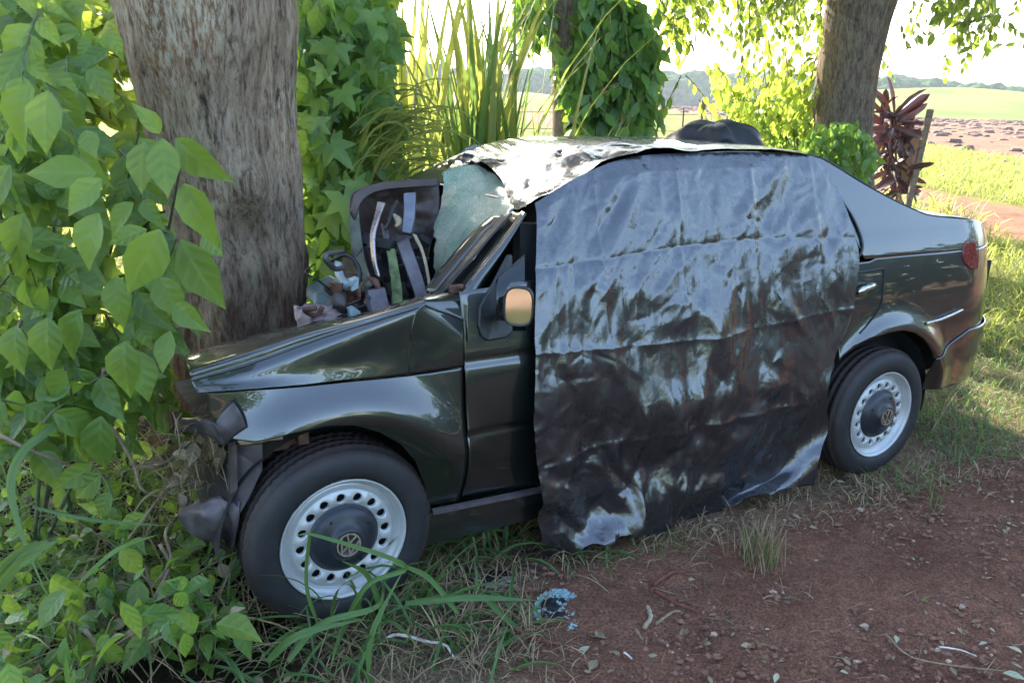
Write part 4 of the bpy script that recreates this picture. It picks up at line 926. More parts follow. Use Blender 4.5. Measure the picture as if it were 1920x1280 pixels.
# hanging sprays in view along the top of the picture
sprays(t3, [(1225, -40), (1545, -40), (1545, 30), (1500, 75), (1440, 45), (1400, 90), (1340, 60), (1290, 75), (1250, 60)], 7.6, 9.8, 85, .10, M_CANOPY)
sprays(t3, [(1250, 30), (1330, 20), (1310, 105), (1262, 110)], 8.2, 9.4, 12, .10, M_LEAFY)
sprays(t3, [(1370, 60), (1540, 40), (1545, 90), (1480, 100), (1380, 110)], 8.2, 9.8, 16, .10, M_LEAFY)
sprays(t3, [(1755, -20), (1850, -20), (1885, 60), (1862, 92), (1800, 80), (1750, 50)], 8.0, 9.2, 34, .105, M_CANOPY)
sprays(t3, [(1690, 10), (1730, 20), (1740, 70), (1700, 75)], 8.6, 9.4, 5, .085, M_CANOPY)
sprays(t3, [(1760, 110), (1810, 105), (1815, 145), (1770, 140)], 8.6, 9.2, 3, .085, M_CANOPY, .3, 6)
sprays(t3, [(1890, -20), (1960, -20), (1960, 100), (1895, 90)], 8.4, 9.2, 8, .085, M_CANOPY)
sprays(t3, [(1640, 100), (1680, 90), (1690, 130), (1650, 140)], 8.8, 9.4, 3, .085, M_CANOPY, .3, 6)
# far left tree whose crown shades the verge
lb = np.array([-5.2, 8.6, 0]); t4 = empty('verge_tree', lb, 'leafy tree standing on the verge beyond the left shrubs', 'tree')
trunk_mesh('trunk', [lb, lb+[.1, 0, 2], lb+[.2, 0, 4], lb+[.2, .2, 6]], [.3, .24, .2, .12], M_BARK2, t4, 50, 30, .03, 29)
crown(t4, (-4.8, 8.6, 6.6), (3.3, 2.6, 2.8), 26000, .15, seed=16)
# tree farther right, above the frame
lb = np.array([9.4, 9.6, gz(9.4, 9.6)]); t5 = empty('verge_tree', lb, 'tree growing past the right edge of the view by the field track', 'tree')
trunk_mesh('trunk', [lb, lb+[.1, 0, 2], lb+[.0, 0, 4], lb+[.2, .2, 6]], [.3, .24, .2, .12], M_BARK2, t5, 50, 30, .03, 39)
crown(t5, (9.0, 9.3, 6.5), (2.9, 2.5, 2.9), 22000, .15, seed=26)

# ------------------------------------------------------------------ shrubs
# broad-leaved shrub at the left
sb = np.array([-1.55, 2.6, gz(-1.55, 2.6)])
sh = empty('broad_leaved_shrub', sb, 'big shrub with broad drooping green leaves in front of the struck trunk', 'shrub')
outl = [(-60, 60), (90, 90), (140, 190), (170, 235), (250, 245), (300, 300), (310, 400), (320, 560), (300, 620), (290, 680), (250, 720), (180, 740), (60, 750), (-60, 740)]
# leaves read off one by one: stalk end (u, v), tip (u, v), distance
hand = [(90, 170, 78, 285, 1.80), (180, 325, 45, 335, 1.86), (190, 335, 130, 405, 1.76), (185, 400, 150, 500, 1.74), (270, 265, 262, 360, 1.80), (305, 260, 310, 370, 1.76), (330, 260, 400, 352, 1.84),
        (345, 345, 388, 455, 1.90), (300, 430, 250, 560, 1.74), (340, 450, 405, 585, 1.86), (275, 430, 210, 470, 1.84), (150, 580, 120, 670, 1.90), (235, 640, 232, 740, 1.70), (90, 595, 85, 690, 1.80),
        (30, 610, 25, 700, 1.84), (160, 245, 175, 300, 1.95), (60, 160, 5, 270, 1.90), (120, 460, 60, 520, 1.96), (215, 520, 225, 610, 1.90), (300, 520, 330, 600, 1.95), (330, 570, 365, 625, 1.92), (45, 400, 20, 500, 1.86),
        (300, 250, 255, 205, 1.9), (320, 620, 300, 700, 1.95), (190, 780, 182, 885, 1.95), (110, 560, 60, 600, 2.0), (250, 380, 205, 440, 1.92), (20, 310, -30, 400, 1.8), (380, 440, 412, 490, 1.95)]
tipv = []; posv = []; szv = []
for a_, b_, c_, d_, Yd in hand:
    p0 = at(a_, b_, Yd+.03); p1 = at(c_, d_, Yd-.02); posv.append(p0); tipv.append(p1-p0+np.array([0, 0, .02])); szv.append(np.linalg.norm(p1-p0)*.98)
n = len(hand); leaf_parts(sh, 'ovate', M_LEAF, np.array(posv), np.array(tipv), rdir(n, (0, -.85, .55), .22), np.array(szv))
q = np.r_[sample_px(outl, 50, 1.95, 2.35), sample_px([(-40, 560), (310, 560), (320, 720), (240, 800), (-40, 820)], 34, 2.0, 2.4)]; pos, tip, nr, sz, tw1 = twigs(q, 6, .20, (.25, -.35, .1), .5, .5, .105, .35)
leaf_parts(sh, 'ovate', M_LEAF, pos, tip, nr, sz)
q = sample_px([(-80, -60), (130, -60), (140, 60), (140, 200), (190, 300), (260, 400), (290, 640), (240, 760), (-80, 760)], 105, 2.35, 3.05); pos, tip, nr, sz, tw2 = twigs(q, 7, .24, (.1, -.2, .1), .6, .4, .10, .35)
leaf_mass('foliage', sh, 'ovate', M_LEAF, pos, tip, nr, sz)
curve_mass('twigs', sh, tw1+tw2[::3], .004, M_STEM, 5)
st = [cr([sb+rng.normal(0, .15, 3)*[1, 1, 0], at(*[(60, 700), (150, 560), (250, 650), (200, 500), (100, 500), (20, 500), (300, 520)][k], 2.4), at(*[(20, 300), (170, 330), (330, 450), (260, 250), (80, 170), (-20, 200), (340, 300)][k], 2.15)], 14) for k in range(7)]
curve_mass('stems', sh, st, .007, M_STEM, 7)
# yellow-lit leaves behind it
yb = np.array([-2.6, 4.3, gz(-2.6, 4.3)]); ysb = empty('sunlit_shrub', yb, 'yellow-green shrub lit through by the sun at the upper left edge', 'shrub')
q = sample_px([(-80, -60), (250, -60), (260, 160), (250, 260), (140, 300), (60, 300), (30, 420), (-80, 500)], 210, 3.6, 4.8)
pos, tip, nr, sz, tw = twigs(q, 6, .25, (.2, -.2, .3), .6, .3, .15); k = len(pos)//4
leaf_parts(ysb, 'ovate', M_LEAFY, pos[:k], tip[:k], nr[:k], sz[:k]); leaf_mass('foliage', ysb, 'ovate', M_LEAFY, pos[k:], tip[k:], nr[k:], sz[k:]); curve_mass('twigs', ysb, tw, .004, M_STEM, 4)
# climbing vine right of the trunk
cb = np.array([-.95, 5.0, gz(-.95, 5)]); cv_ = empty('lobed_leaf_vine', cb, 'dense climbing vine with pointed lobed leaves just right of the struck trunk', 'vine')
vpoly = [(540, -40), (720, -40), (745, 60), (725, 150), (740, 240), (750, 330), (690, 350), (655, 420), (660, 480), (600, 560), (560, 540), (545, 300)]
lob = [(640, 335, 655, 425, 4.0, .24), (590, 300, 560, 250, 4.1, .2), (655, 320, 690, 395, 4.05, .16), (600, 250, 640, 290, 4.1, .22), (640, 60, 620, 120, 4.2, .2), (590, 200, 585, 260, 4.1, .18), (610, 380, 630, 440, 4.1, .18), (690, 90, 700, 150, 4.3, .18), (630, 150, 660, 200, 4.2, .17)]
p0 = np.array([at(a_, b_, e_) for a_, b_, c_, d_, e_, f_ in lob]); p1 = np.array([at(c_, d_, e_-.05) for a_, b_, c_, d_, e_, f_ in lob])
leaf_parts(cv_, 'lobed', M_LEAF2, p0, p1-p0, rdir(len(lob), (0, -.85, .5), .2), np.array([l[5] for l in lob]))
q = sample_px(vpoly, 90, 4.2, 4.6); leaf_parts(cv_, 'lobed', M_LEAF2, q, rdir(90, (.1, -.3, -1), .5), rdir(90, (0, -.7, .6), .35), U(.09, .17, 90))
q = sample_px(vpoly, 170, 4.2, 4.7); leaf_parts(cv_, 'ovate', M_LEAF2, q, rdir(170, (.1, -.3, -1), .5), rdir(170, (0, -.7, .6), .35), U(.09, .15, 170))
q = sample_px(vpoly, 1800, 4.5, 5.6); leaf_mass('foliage', cv_, 'ovate', M_LEAF2, q, rdir(1800, (0, -.2, -1), .6), rdir(1800, (0, -.6, .6), .5), U(.08, .16, 1800))
q = sample_px([(560, -40), (740, -40), (750, 60), (735, 120), (640, 110), (600, 40)], 160, 4.9, 5.4); leaf_mass('foliage', cv_, 'ovate', M_LEAFY, q, rdir(160, (0, -.2, -1), .6), rdir(160, (0, -.6, .6), .5), U(.10, .15, 160))
# its long grass leaves
nb = 110; q = sample_px([(640, 180), (740, 180), (745, 340), (650, 330)], nb, 4.0, 4.8); blades('hanging_blades', cv_, M_GRASSY, q-[0, 0, .1], U(-.9, .6, nb), U(.3, .9, nb), U(.25, .6, nb), U(.012, .028, nb), U(1.2, 2.2, nb))  # sunlit grass colour gives these shaded blades their glow
vb = [cr([cb+rng.normal(0, .2, 3)*[1, 1, 0], at(random.uniform(560, 720), 400, 4.9), at(random.uniform(560, 720), 150, 4.8), at(random.uniform(560, 720), -40, 4.8)], 14) for _ in range(12)]
curve_mass('stems', cv_, vb, .012, M_STEM, 5)
# shrub round the foot of the right tree
gb = np.array([r0_[0]-.1, 8.3, gz(r0_[0], 8.3)]); gs = empty('round_leaved_shrub', gb, 'dark green round-leaved shrub hugging the foot of the right tree', 'shrub')
gpoly = [(1500, 265), (1530, 235), (1570, 225), (1610, 235), (1642, 265), (1645, 300), (1620, 345), (1560, 335), (1500, 300)]
vine_mass(gs, gpoly, 7.9, 8.8, 160, 700, .10, 'small', M_LEAF2)
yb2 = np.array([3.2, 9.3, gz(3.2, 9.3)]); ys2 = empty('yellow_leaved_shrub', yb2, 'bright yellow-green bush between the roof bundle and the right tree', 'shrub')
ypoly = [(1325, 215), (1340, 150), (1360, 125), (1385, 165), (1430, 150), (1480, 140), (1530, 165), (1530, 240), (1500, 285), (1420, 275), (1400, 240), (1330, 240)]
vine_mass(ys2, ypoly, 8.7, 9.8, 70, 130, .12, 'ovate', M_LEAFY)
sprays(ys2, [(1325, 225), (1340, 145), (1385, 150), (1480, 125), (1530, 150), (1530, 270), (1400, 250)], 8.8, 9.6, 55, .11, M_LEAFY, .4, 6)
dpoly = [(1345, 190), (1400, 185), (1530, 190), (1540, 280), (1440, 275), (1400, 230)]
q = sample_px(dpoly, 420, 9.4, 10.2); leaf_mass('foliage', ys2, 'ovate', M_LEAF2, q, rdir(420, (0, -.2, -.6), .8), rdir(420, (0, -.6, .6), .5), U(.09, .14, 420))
curve_mass('stems', ys2, [cr([yb2+rng.normal(0, .2, 3)*[1, 1, 0], at(random.uniform(1350, 1520), 260, 9.6), at(random.uniform(1340, 1520), 180, 9.5)], 8) for _ in range(12)], .012, M_STEM, 5)

# red cordyline
kb = np.array([*gp(1690, 382)[:2], 0]); kb = at(1690, 385, 10.5); kb[2] = gz(kb[0], kb[1])
co = empty('red_leaved_plant', kb, 'tall dark red strap-leaved plant beside the leaning plank', 'plant')
hd = [(1676, 215, 1673, 150), (1680, 215, 1725, 165), (1680, 220, 1738, 178), (1682, 228, 1735, 198), (1668, 215, 1645, 165), (1662, 222, 1632, 182), (1660, 235, 1622, 212), (1690, 235, 1738, 225), (1690, 250, 1725, 240), (1665, 245, 1625, 240),
      (1695, 350, 1728, 350), (1692, 360, 1722, 362), (1700, 330, 1725, 318), (1665, 300, 1640, 320), (1700, 265, 1718, 285), (1668, 330, 1645, 350)]
p0 = np.array([at(a_, b_, 10.4) for a_, b_, c_, d_ in hd]); p1 = np.array([at(c_, d_, 10.3) for a_, b_, c_, d_ in hd])
leaf_parts(co, 'strap', M_RLEAF, p0, p1-p0, rdir(len(hd), (0, -.8, .6), .3), np.linalg.norm(p1-p0, axis=1)*1.1)
n = 130; q = sample_px([(1650, 205), (1702, 205), (1705, 370), (1660, 370)], n, 10.2, 10.7); leaf_parts(co, 'strap', M_RLEAF, q, rdir(n, (0, -.1, .25), .65), rdir(n, (0, -.7, .5), .4), U(.22, .36, n))
curve_mass('stems', co, [cr([kb+rng.normal(0, .08, 3)*[1, 1, 0], at(1680+k*4, 300, 10.5), at(1676+k*3, 210, 10.5)], 10) for k in (-2, 0, 2, 3)], .022, M_TWIG, 6)

# cane grass clump
gb2 = at(860, 340, 6.2); gb2[2] = gz(gb2[0], 6.2); cg = empty('tall_cane_grass', gb2, 'tall clump of upright yellow-green cane grass behind the windscreen', 'grass clump')
def clump(parent, m, n, cx, cy, sx, sy, L, wd, lean=(0, .15), bend=(.1, .8), parts=0, az=None):
    bx, by = rng.normal(cx, sx, n), rng.normal(cy, sy, n); bz = ground_z(bx, by)
    a = (bx, by, bz, az if az is not None else U(-3.14, 3.14, n), U(*lean, n), U(*L, n), U(*wd, n), U(*bend, n))
    args = [np.stack(a[:3], -1)]+list(a[3:])
    if parts: blade_parts(parent, m, *[x_[:parts] for x_ in args])
    if n > parts: blades('blades', parent, m, *[x_[parts:] for x_ in args])
clump(cg, M_GRASSY, 75, -.50, 6.2, .30, .2, (1.8, 2.75), (.045, .075), (0, .10), (.05, .9), 75)
clump(cg, M_GRASS, 50, -.25, 6.1, .16, .15, (1.6, 2.4), (.05, .075), (0, .08), (.0, .4), 50)
clump(cg, M_GRASSY, 260, -.5, 6.6, .6, .4, (.8, 1.7), (.02, .04), (0, .2), (.2, 1.2))
g2 = at(1040, 340, 6.4); g2[2] = gz(g2[0], 6.4); cg2 = empty('arching_grass_clump', g2, 'lower clump of arching bright grass left of the vine-wrapped tree', 'grass clump')
clump(cg2, M_GRASSY, 150, .42, 6.6, .32, .3, (.9, 1.6), (.016, .03), (0, .3), (.4, 1.8), 60)
clump(cg2, M_GRASS, 110, .65, 6.4, .3, .3, (.8, 1.5), (.014, .026), (0, .3), (.5, 1.9), 40)

# sunlit verge grass (uncountable)
def field_grass(name, n, region, L, wd, m, label, bend=(.3, 1.8), seg=3):
    pts = []
    while len(pts) < n:
        k = region(n); pts += k.tolist()
    pts = np.array(pts[:n]); b = np.c_[pts, ground_z(pts[:, 0], pts[:, 1])]
    o = blades(name, None, m, b, U(-3.14, 3.14, n), U(0, .5, n), U(*L, n), U(*wd, n), U(*bend, n), label, seg); o['category'] = 'grass'; return o
def reg(x0, x1, y0, y1, cond=lambda x, y: x == x, patchy=.0):
    def f(n):
        x, y = U(x0, x1, n), U(y0, y1, n); k = cond(x, y)
        if patchy: k = k & (noise(np.stack([x*1.3, y*1.3, x*0], -1), 55)+.5 > patchy)
        return np.stack([x[k], y[k]], -1)
    return f
def side_of(a, b):
    d = (b-a)/np.linalg.norm(b-a); return lambda x, y: (x-a[0])*(-d[1])+(y-a[1])*d[0]
L1, L2, L3 = side_of(p1a, p1b), side_of(p2a, p2b), side_of(f1a, f1b)
field_grass('verge_grass', 26000, reg(-5, 9, 5.2, 13, lambda x, y: L1(x, y) < .1), (.10, .32), (.006, .014), M_GRASSY, 'sunny yellow-green grass covering the verge behind the car')
field_grass('track_side_grass', 16000, reg(3.5, 16, 9, 26, lambda x, y: (L2(x, y) > .1) & (L3(x, y) < 1.0)), (.10, .28), (.010, .022), M_GRASSY, 'grass strip between the dirt track and the ploughed field')
field_grass('far_verge_grass', 14000, reg(-7, 6, 10, 24, lambda x, y: L3(x, y) < .5), (.15, .5), (.014, .03), M_GRASSY, 'long sunlit grass along the field fence behind the trees')
field_grass('rear_verge_grass', 8000, reg(2.0, 5.5, 3.3, 6.5, lambda x, y: y > 2.62+.37*x, .46), (.03, .12), (.003, .007), M_GRASS, 'short grass growing on the verge behind the rear bumper')
field_grass('rear_verge_grass', 4500, reg(1.5, 4.5, 2.8, 5.5, lambda x, y: y > 2.46+.37*x, .45), (.03, .10), (.002, .005), M_STRAW, 'dry straw lying over the verge behind the rear wheel', (.9, 2.6))
field_grass('litter', 1300, reg(-.5, 1.6, 1.7, 3.4, lambda x, y: (y > 2.3+.42*x) & (y < 3.0+.5*x), .45), (.03, .13), (.002, .005), M_STRAW, 'dry grass litter on the soil along the sill', (1.0, 2.6))
field_grass('litter', 1000, reg(-1.2, .2, 1.5, 2.8, lambda x, y: (y < 2.5+.3*x) & (x < .15-.3*(y-2)), .3), (.03, .14), (.002, .005), M_STRAW, 'dry grass litter on the soil tinted dark for shade below the shrub', (1.0, 2.6))

# ------------------------------------------------------------------ ground plants at the lower left
wb = np.array([-1.35, 2.2, gz(-1.35, 2.2)]); wd_ = empty('tangled_undergrowth', wb, 'tangle of low leaves, grass and dry stems below the broad-leaved shrub', 'undergrowth')
lowp = [(-40, 700), (200, 700), (300, 760), (420, 900), (430, 1000), (470, 1140), (420, 1180), (200, 1180), (100, 1290), (-40, 1290)]
def ground_px(poly, n, h0, h1):
    out = []; xs = [p[0] for p in poly]; ys_ = [p[1] for p in poly]
    while len(out) < n:
        u, v = random.uniform(min(xs), max(xs)), random.uniform(min(ys_), max(ys_))
        if in_poly((u, v), poly):
            d = ray(u, v); z = random.uniform(h0, h1); t = (z-CAMH)/d[2]; q = C0+t*d; q[2] += gz(q[0], q[1]); out.append(q)
    return np.array(out)
q = ground_px(lowp, 120, .10, .40); leaf_parts(wd_, 'ovate', M_LEAF, q, rdir(120, (0, -.4, -.6), .8), rdir(120, (0, -.5, .8), .6), U(.04, .11, 120))
q = ground_px(lowp, 620, .02, .35); leaf_mass('foliage', wd_, 'ovate', M_LEAF2, q, rdir(620, (0, -.4, -.5), .9), rdir(620, (0, -.4, .9), .7), U(.03, .10, 620))  # darker leaf colour puts deeper shade into the undergrowth
q = ground_px(lowp, 120, .02, .25); leaf_mass('dead_foliage', wd_, 'ovate', M_DEAD, q, rdir(120, (0, -.4, -.5), .8), rdir(120, (0, -.4, .9), .5), U(.04, .09, 120))
n = 700; q = ground_px([(-40, 760), (420, 860), (460, 1150), (-40, 1290)], n, 0, .12); blades('blades', wd_, M_GRASS, q, U(-3.14, 3.14, n), U(.1, .9, n), U(.15, .45, n), U(.004, .010, n), U(.5, 2.2, n))
n = 480; q = ground_px([(60, 800), (460, 880), (470, 1150), (100, 1250)], n, 0, .15); blades('dry_blades', wd_, M_STRAW, q, U(-3.14, 3.14, n), U(.6, 1.6, n), U(.15, .5, n), U(.003, .007, n), U(.2, 1.6, n))
n = 260; q = np.array([CO+CU*p_[0]+CV*p_[1]+CW*p_[2] for p_ in [P(random.uniform(300, 430), random.uniform(770, 935), random.uniform(.16, .55)) for _ in range(n)]]); blades('dry_roots', wd_, M_STRAW, q, U(-3.14, 3.14, n), U(.3, 2.4, n), U(.04, .16, n), U(.002, .005, n), U(.3, 2.0, n))
n = 60; q = np.array([CO+CU*p_[0]+CV*p_[1]+CW*p_[2] for p_ in [P(random.uniform(310, 425), random.uniform(800, 930), random.uniform(.2, .5)) for _ in range(n)]]); leaf_mass('dead_foliage', wd_, 'ovate', M_DEAD, q, rdir(n, (0, -.4, -.5), .9), rdir(n, (0, -.5, .6), .7), U(.03, .07, n))
def long_blade(parent, pts, w_, m, name='blade'):
    C = cr(pts, 24); T = np.gradient(C, axis=0); vw = C-C0; sd_ = np.cross(T, vw); sd_ /= np.linalg.norm(sd_, axis=1)[:, None]
    t = np.linspace(0, 1, 24); ww = (w_*np.interp(t, [0, .15, .6, 1], [.5, 1, .9, .05]))[:, None]/2
    V = np.stack([C-sd_*ww, C+T/np.linalg.norm(T, axis=1)[:, None]*0+np.cross(sd_, T/np.linalg.norm(T, axis=1)[:, None])*ww*.4, C+sd_*ww], 1)
    uv = np.stack([np.tile([.1, .5, .9], (24, 1)), np.repeat(t[:, None], 3, 1)], -1).reshape(-1, 2)
    mesh(name, V.reshape(-1, 3), grid_faces(24, 3), m, parent, off=np.array(parent.location), uv=uv, attr={'rnd': np.zeros(72)+.3})
LBL = [([(148, 762, 2.0), (85, 810, 1.9), (40, 850, 1.85), (20, 910, 1.8), (40, 1000, 1.75), (90, 1120, 1.7)], .022), ([(-20, 1120, 1.6), (40, 1050, 1.6), (115, 1010, 1.65)], .028), ([(-20, 1085, 1.6), (30, 1040, 1.6), (95, 1008, 1.62)], .02),
       ([(90, 660, 2.1), (105, 720, 2.05), (120, 770, 2.0)], .01), ([(70, 740, 2.), (100, 747, 1.95), (128, 725, 1.95), (120, 700, 2.)], .014), ([(60, 950, 1.9), (180, 975, 1.85), (320, 985, 1.9)], .01), ([(150, 1090, 1.8), (220, 1030, 1.85), (300, 1000, 2.0)], .012)]
for pts, w_ in LBL: long_blade(wd_, [at(*p_) for p_ in pts], w_, M_GRASS)
tws = [[(180, 780, 2.1), (215, 810, 2.1), (250, 870, 2.1), (270, 920, 2.1), (340, 940, 2.2)], [(0, 815, 1.9), (60, 845, 1.9), (130, 870, 2.0)], [(300, 1020, 2.1), (318, 1060, 2.1), (290, 1120, 2.0), (275, 1170, 2.0)], [(195, 690, 2.1), (185, 740, 2.1), (178, 780, 2.1)],
       [(250, 880, 2.1), (320, 860, 2.2), (400, 780, 2.3)], [(340, 880, 2.3), (300, 930, 2.2), (240, 1010, 2.1)], [(330, 970, 2.2), (310, 1000, 2.1), (320, 1050, 2.1), (285, 1100, 2.)], [(160, 1180, 1.8), (200, 1230, 1.8), (215, 1200, 1.8)], [(60, 560, 2.1), (30, 640, 2.1), (70, 720, 2.2)]]
for k, c_ in enumerate(tws):
    mb = MB(); mb.tube(cr([at(*p_) for p_ in c_], 18)-wb, np.linspace(.006, .003, 18), 6); mb.build('dry_stem', M_TWIG, wd_, True)
# small broad weed at the bottom edge
for (cx_, cy_, nm, lab, m_, cnt, sz_) in ((330, 1190, 'broad_leaved_weed', 'light green broad-leaved weed at the bottom edge left of the front tyre', M_LEAF, 10, .10), (385, 1250, 'broad_leaved_weed', 'low yellow-green weed with small leaves on the bottom edge of the picture', M_LEAFY, 22, .045)):
    b0 = gp(cx_, cy_); wdx = empty(nm, b0, lab, 'weed', 'broad-leaved weeds by the front tyre')
    n = cnt; az = U(-3.14, 3.14, n); q = b0+np.stack([np.cos(az)*.03, np.sin(az)*.03, U(.03, .12, n)], -1); tp = np.stack([np.cos(az), np.sin(az), U(-.1, .6, n)], -1)
    leaf_parts(wdx, 'ovate', m_, q, tp, rdir(n, (0, -.3, 1), .2), sz_*U(.7, 1.3, n))
    mb = MB()
    for k in range(n): mb.tube([(0, 0, 0), (q[k]-b0)*.6, q[k]-b0], .002, 4)
    mb.build('stems', M_STEM, wdx, True)['kind'] = 'stuff'

# grass tussocks
def tussock(u, v, n, L, wd, lab, m=M_GRASS, parts=None, spread=.09, lean=(.1, .9), bend=(.4, 1.8), dry=0, grp='grass tussocks beside the car', nm='grass_tussock', az=None):
    b0 = gp(u, v); o = empty(nm, b0, lab, 'grass tussock', grp); p_ = n if parts is None else parts
    clump(o, m, n, b0[0], b0[1], spread, spread, L, wd, lean, bend, p_, None if az is None else U(*az, n))
    if dry: clump(o, M_STRAW, dry, b0[0], b0[1], spread*1.3, spread*1.3, (L[0]*.7, L[1]), (.002, .005), (.5, 1.4), (.3, 1.6), 0)
    return o
a = tussock(690, 1150, 60, (.22, .42), (.009, .018), 'sprawling tussock of long green blades in front of the front wheel', spread=.11, dry=70)
for pts, w_ in (([(640, 1175, 1.95), (690, 1095, 1.93), (760, 1060, 1.93), (600, 1005, 1.85), (555, 1003, 1.85)], .014), ([(720, 1160, 1.95), (690, 1080, 1.93), (640, 1050, 1.88)], .016), ([(600, 1180, 1.9), (575, 1100, 1.88), (580, 1010, 1.86), (590, 985, 1.85)], .010), ([(500, 1240, 1.8), (560, 1190, 1.8), (680, 1160, 1.85)], .022), ([(760, 1130, 2.0), (880, 1120, 2.0), (1010, 1125, 2.05)], .020), ([(540, 1240, 1.8), (600, 1170, 1.85), (700, 1140, 1.9), (720, 1110, 1.9)], .018), ([(900, 1110, 2.1), (950, 1160, 2.1), (1010, 1210, 2.1)], .018), ([(690, 1260, 1.85), (700, 1180, 1.88), (760, 1060, 1.95)], .016), ([(860, 1150, 2.), (800, 1080, 2.), (720, 1050, 1.95)], .016)):
    long_blade(a, [at(*p_) for p_ in pts], w_, M_GRASS)
tussock(880, 1030, 40, (.14, .30), (.008, .016), 'tussock of green blades between the front wheel and the sill', spread=.10, dry=30)
tussock(960, 1015, 38, (.10, .22), (.007, .013), 'fresh green tuft in the shade under the sill beside the sheet edge', spread=.08, dry=8)
tussock(1120, 1040, 34, (.05, .12), (.004, .009), 'small green tuft where the sheet hem touches the ground', spread=.07, dry=10)
tussock(780, 1120, 34, (.12, .26), (.007, .013), 'green blades right of the front tyre bottom', spread=.09, dry=10)
tussock(560, 1240, 50, (.12, .28), (.007, .014), 'low green tussock at the bottom edge below the front tyre', spread=.13, dry=90)
tussock(850, 1190, 35, (.12, .24), (.008, .015), 'flattened tussock right of the pale bent twig', spread=.11, dry=60, lean=(.7, 1.3))
tussock(1235, 1030, 45, (.05, .12), (.004, .008), 'small green tuft under the hem of the plastic sheet', spread=.06, dry=40)
tussock(1425, 1060, 130, (.10, .20), (.002, .004), 'pale feathery tuft standing alone on the red soil', m=M_STRAW, parts=40, spread=.035, lean=(0, .4), bend=(.1, .7))
tussock(1425, 1055, 60, (.08, .16), (.002, .004), 'green tips growing through the feathery tuft on the red soil', parts=30, spread=.035, lean=(0, .4), bend=(.1, .7))
tussock(1700, 905, 90, (.05, .13), (.003, .006), 'short tuft in front of the rear tyre', parts=60, spread=.12, dry=80)
tussock(1790, 800, 120, (.05, .14), (.003, .006), 'loose grass tuft on the verge right of the rear tyre', parts=60, spread=.20, dry=100)
tussock(960, 1180, 20, (.10, .2), (.006, .012), 'few flat blades beside the heap of crushed glass', parts=20, spread=.06, dry=40, lean=(.8, 1.4))
tussock(1340, 1060, 30, (.05, .10), (.002, .004), 'thin creeping grass on the soil between the two tufts', parts=10, spread=.12, dry=60, lean=(.8, 1.4))

# ------------------------------------------------------------------ debris on the soil
def scatter(n, region, hz=0): 
    pts = []
    while len(pts) < n: pts += region(n).tolist()
    pts = np.array(pts[:n]); return np.c_[pts, ground_z(pts[:, 0], pts[:, 1])+hz]
cv3, cf3 = lathe([(.05, 1), (.6, .8), (1, .2), (.9, -.5), (.3, -.9)], 7); cv3 = cv3[:, [0, 2, 1]]
def clods(name, n, reg_, s0, s1, m, label, cat, seed):
    q = scatter(n, reg_); s_ = s0+(s1-s0)*rng.random(n)**3; V = []
    for k in range(n): V.append(cv3*(1+1.0*noise(cv3*1.9+k*2.3, seed))[:, None]*s_[k]*np.array([random.uniform(.8, 1.5), random.uniform(.6, 1.2), random.uniform(.5, .95)])+q[k]+[0, 0, s_[k]*.2])
    F = (cf3[None]+np.arange(n)[:, None, None]*len(cv3)).reshape(-1, 4); o = mesh(name, np.concatenate(V), F, m, smooth=False); tag(o, label, cat, None, 'stuff')
soilreg = reg(-.1, 3.2, 1.5, 4.2, lambda x, y: y < 2.45+.5*x)
clods('soil_crumbs', 11000, soilreg, .0012, .0095, M_CLOD, 'loose crumbs of red soil spread over the bare ground', 'soil', 3)

clods('pebbles', 420, soilreg, .002, .011, M_STONE, 'pale pebbles sprinkled over the red soil', 'pebbles', 6)
q = scatter(1700, reg(-.9, 3.2, 1.6, 4.2, lambda x, y: y < 2.6+.5*x), .004); o = leaf_mass('leaf_litter', None, 'small', M_DEAD, q, rdir(1700, (0, 0, 0), 1)*[1, 1, .15]+1e-6, rdir(1700, (0, 0, 1), .25), .005+.03*rng.random(1700)**2.5); tag(o, 'bits of brown leaf litter strewn over the red soil', 'leaf litter', None, 'stuff')
q = scatter(1100, reg(-.9, 3.2, 1.6, 4.2, lambda x, y: y < 2.6+.5*x), .004); n = 1100; o = blades('soil_straws', None, M_STRAW, q, U(-3.14, 3.14, n), U(1.35, 1.6, n), U(.02, .09, n), U(.001, .003, n), U(-.1, .2, n), seg=3); tag(o, 'short straws and twigs lying on the red soil', 'straw', None, 'stuff')
def flat_leaf(u, v, ang, s_, m, lab, kind='ovate', grp='leaves fallen on the red soil'):
    b0 = gp(u, v)+[0, 0, .008]; me = leaf_mesh(kind, m, 'fallen_leaf').copy(); o = bpy.data.objects.new('fallen_leaf', me); COL.objects.link(o)
    o.location = b0; o.rotation_euler = (random.uniform(-.2, .2), random.uniform(-.2, .2), ang); o.scale = (s_*.8, s_, s_*.8); tag(o, lab, 'leaf', grp)
PL = [(1575, 1262, 'cropped pale leaf lowest on the soil near the middle of the bottom edge'), (1458, 1266, 'green-grey fallen leaf on the bottom edge right of the wood chips'), (1680, 1195, 'long pale leaf lying right of the soil centre'), (1880, 1265, 'big pale green leaf in the lower right corner'), (1915, 1228, 'pale leaf cut by the right edge above the corner leaf'),
      (1850, 1208, 'small oval pale leaf near the lower right edge'), (1570, 905, 'pale leaf on the soil just in front of the rear tyre'), (1735, 1057, 'tiny pale leaf right of the soil centre below the verge'), (1715, 1053, 'white fleck of leaf beside another on the right soil'), (1435, 1184, 'pale curled leaf on the soil below the feathery tuft'), (1727, 1130, 'yellow-green leaf standing out on the right soil'),
      (1527, 1055, 'round pale leaf right of the feathery tuft'), (1690, 1160, 'small bright green sprig leaf on the right soil'), (1898, 940, 'thin pale leaf near the right edge of the soil'), (1640, 1000, 'small pale leaf on the bare soil below the rear tyre'), (1855, 1180, 'slim pale leaf above the oval leaf at lower right')]
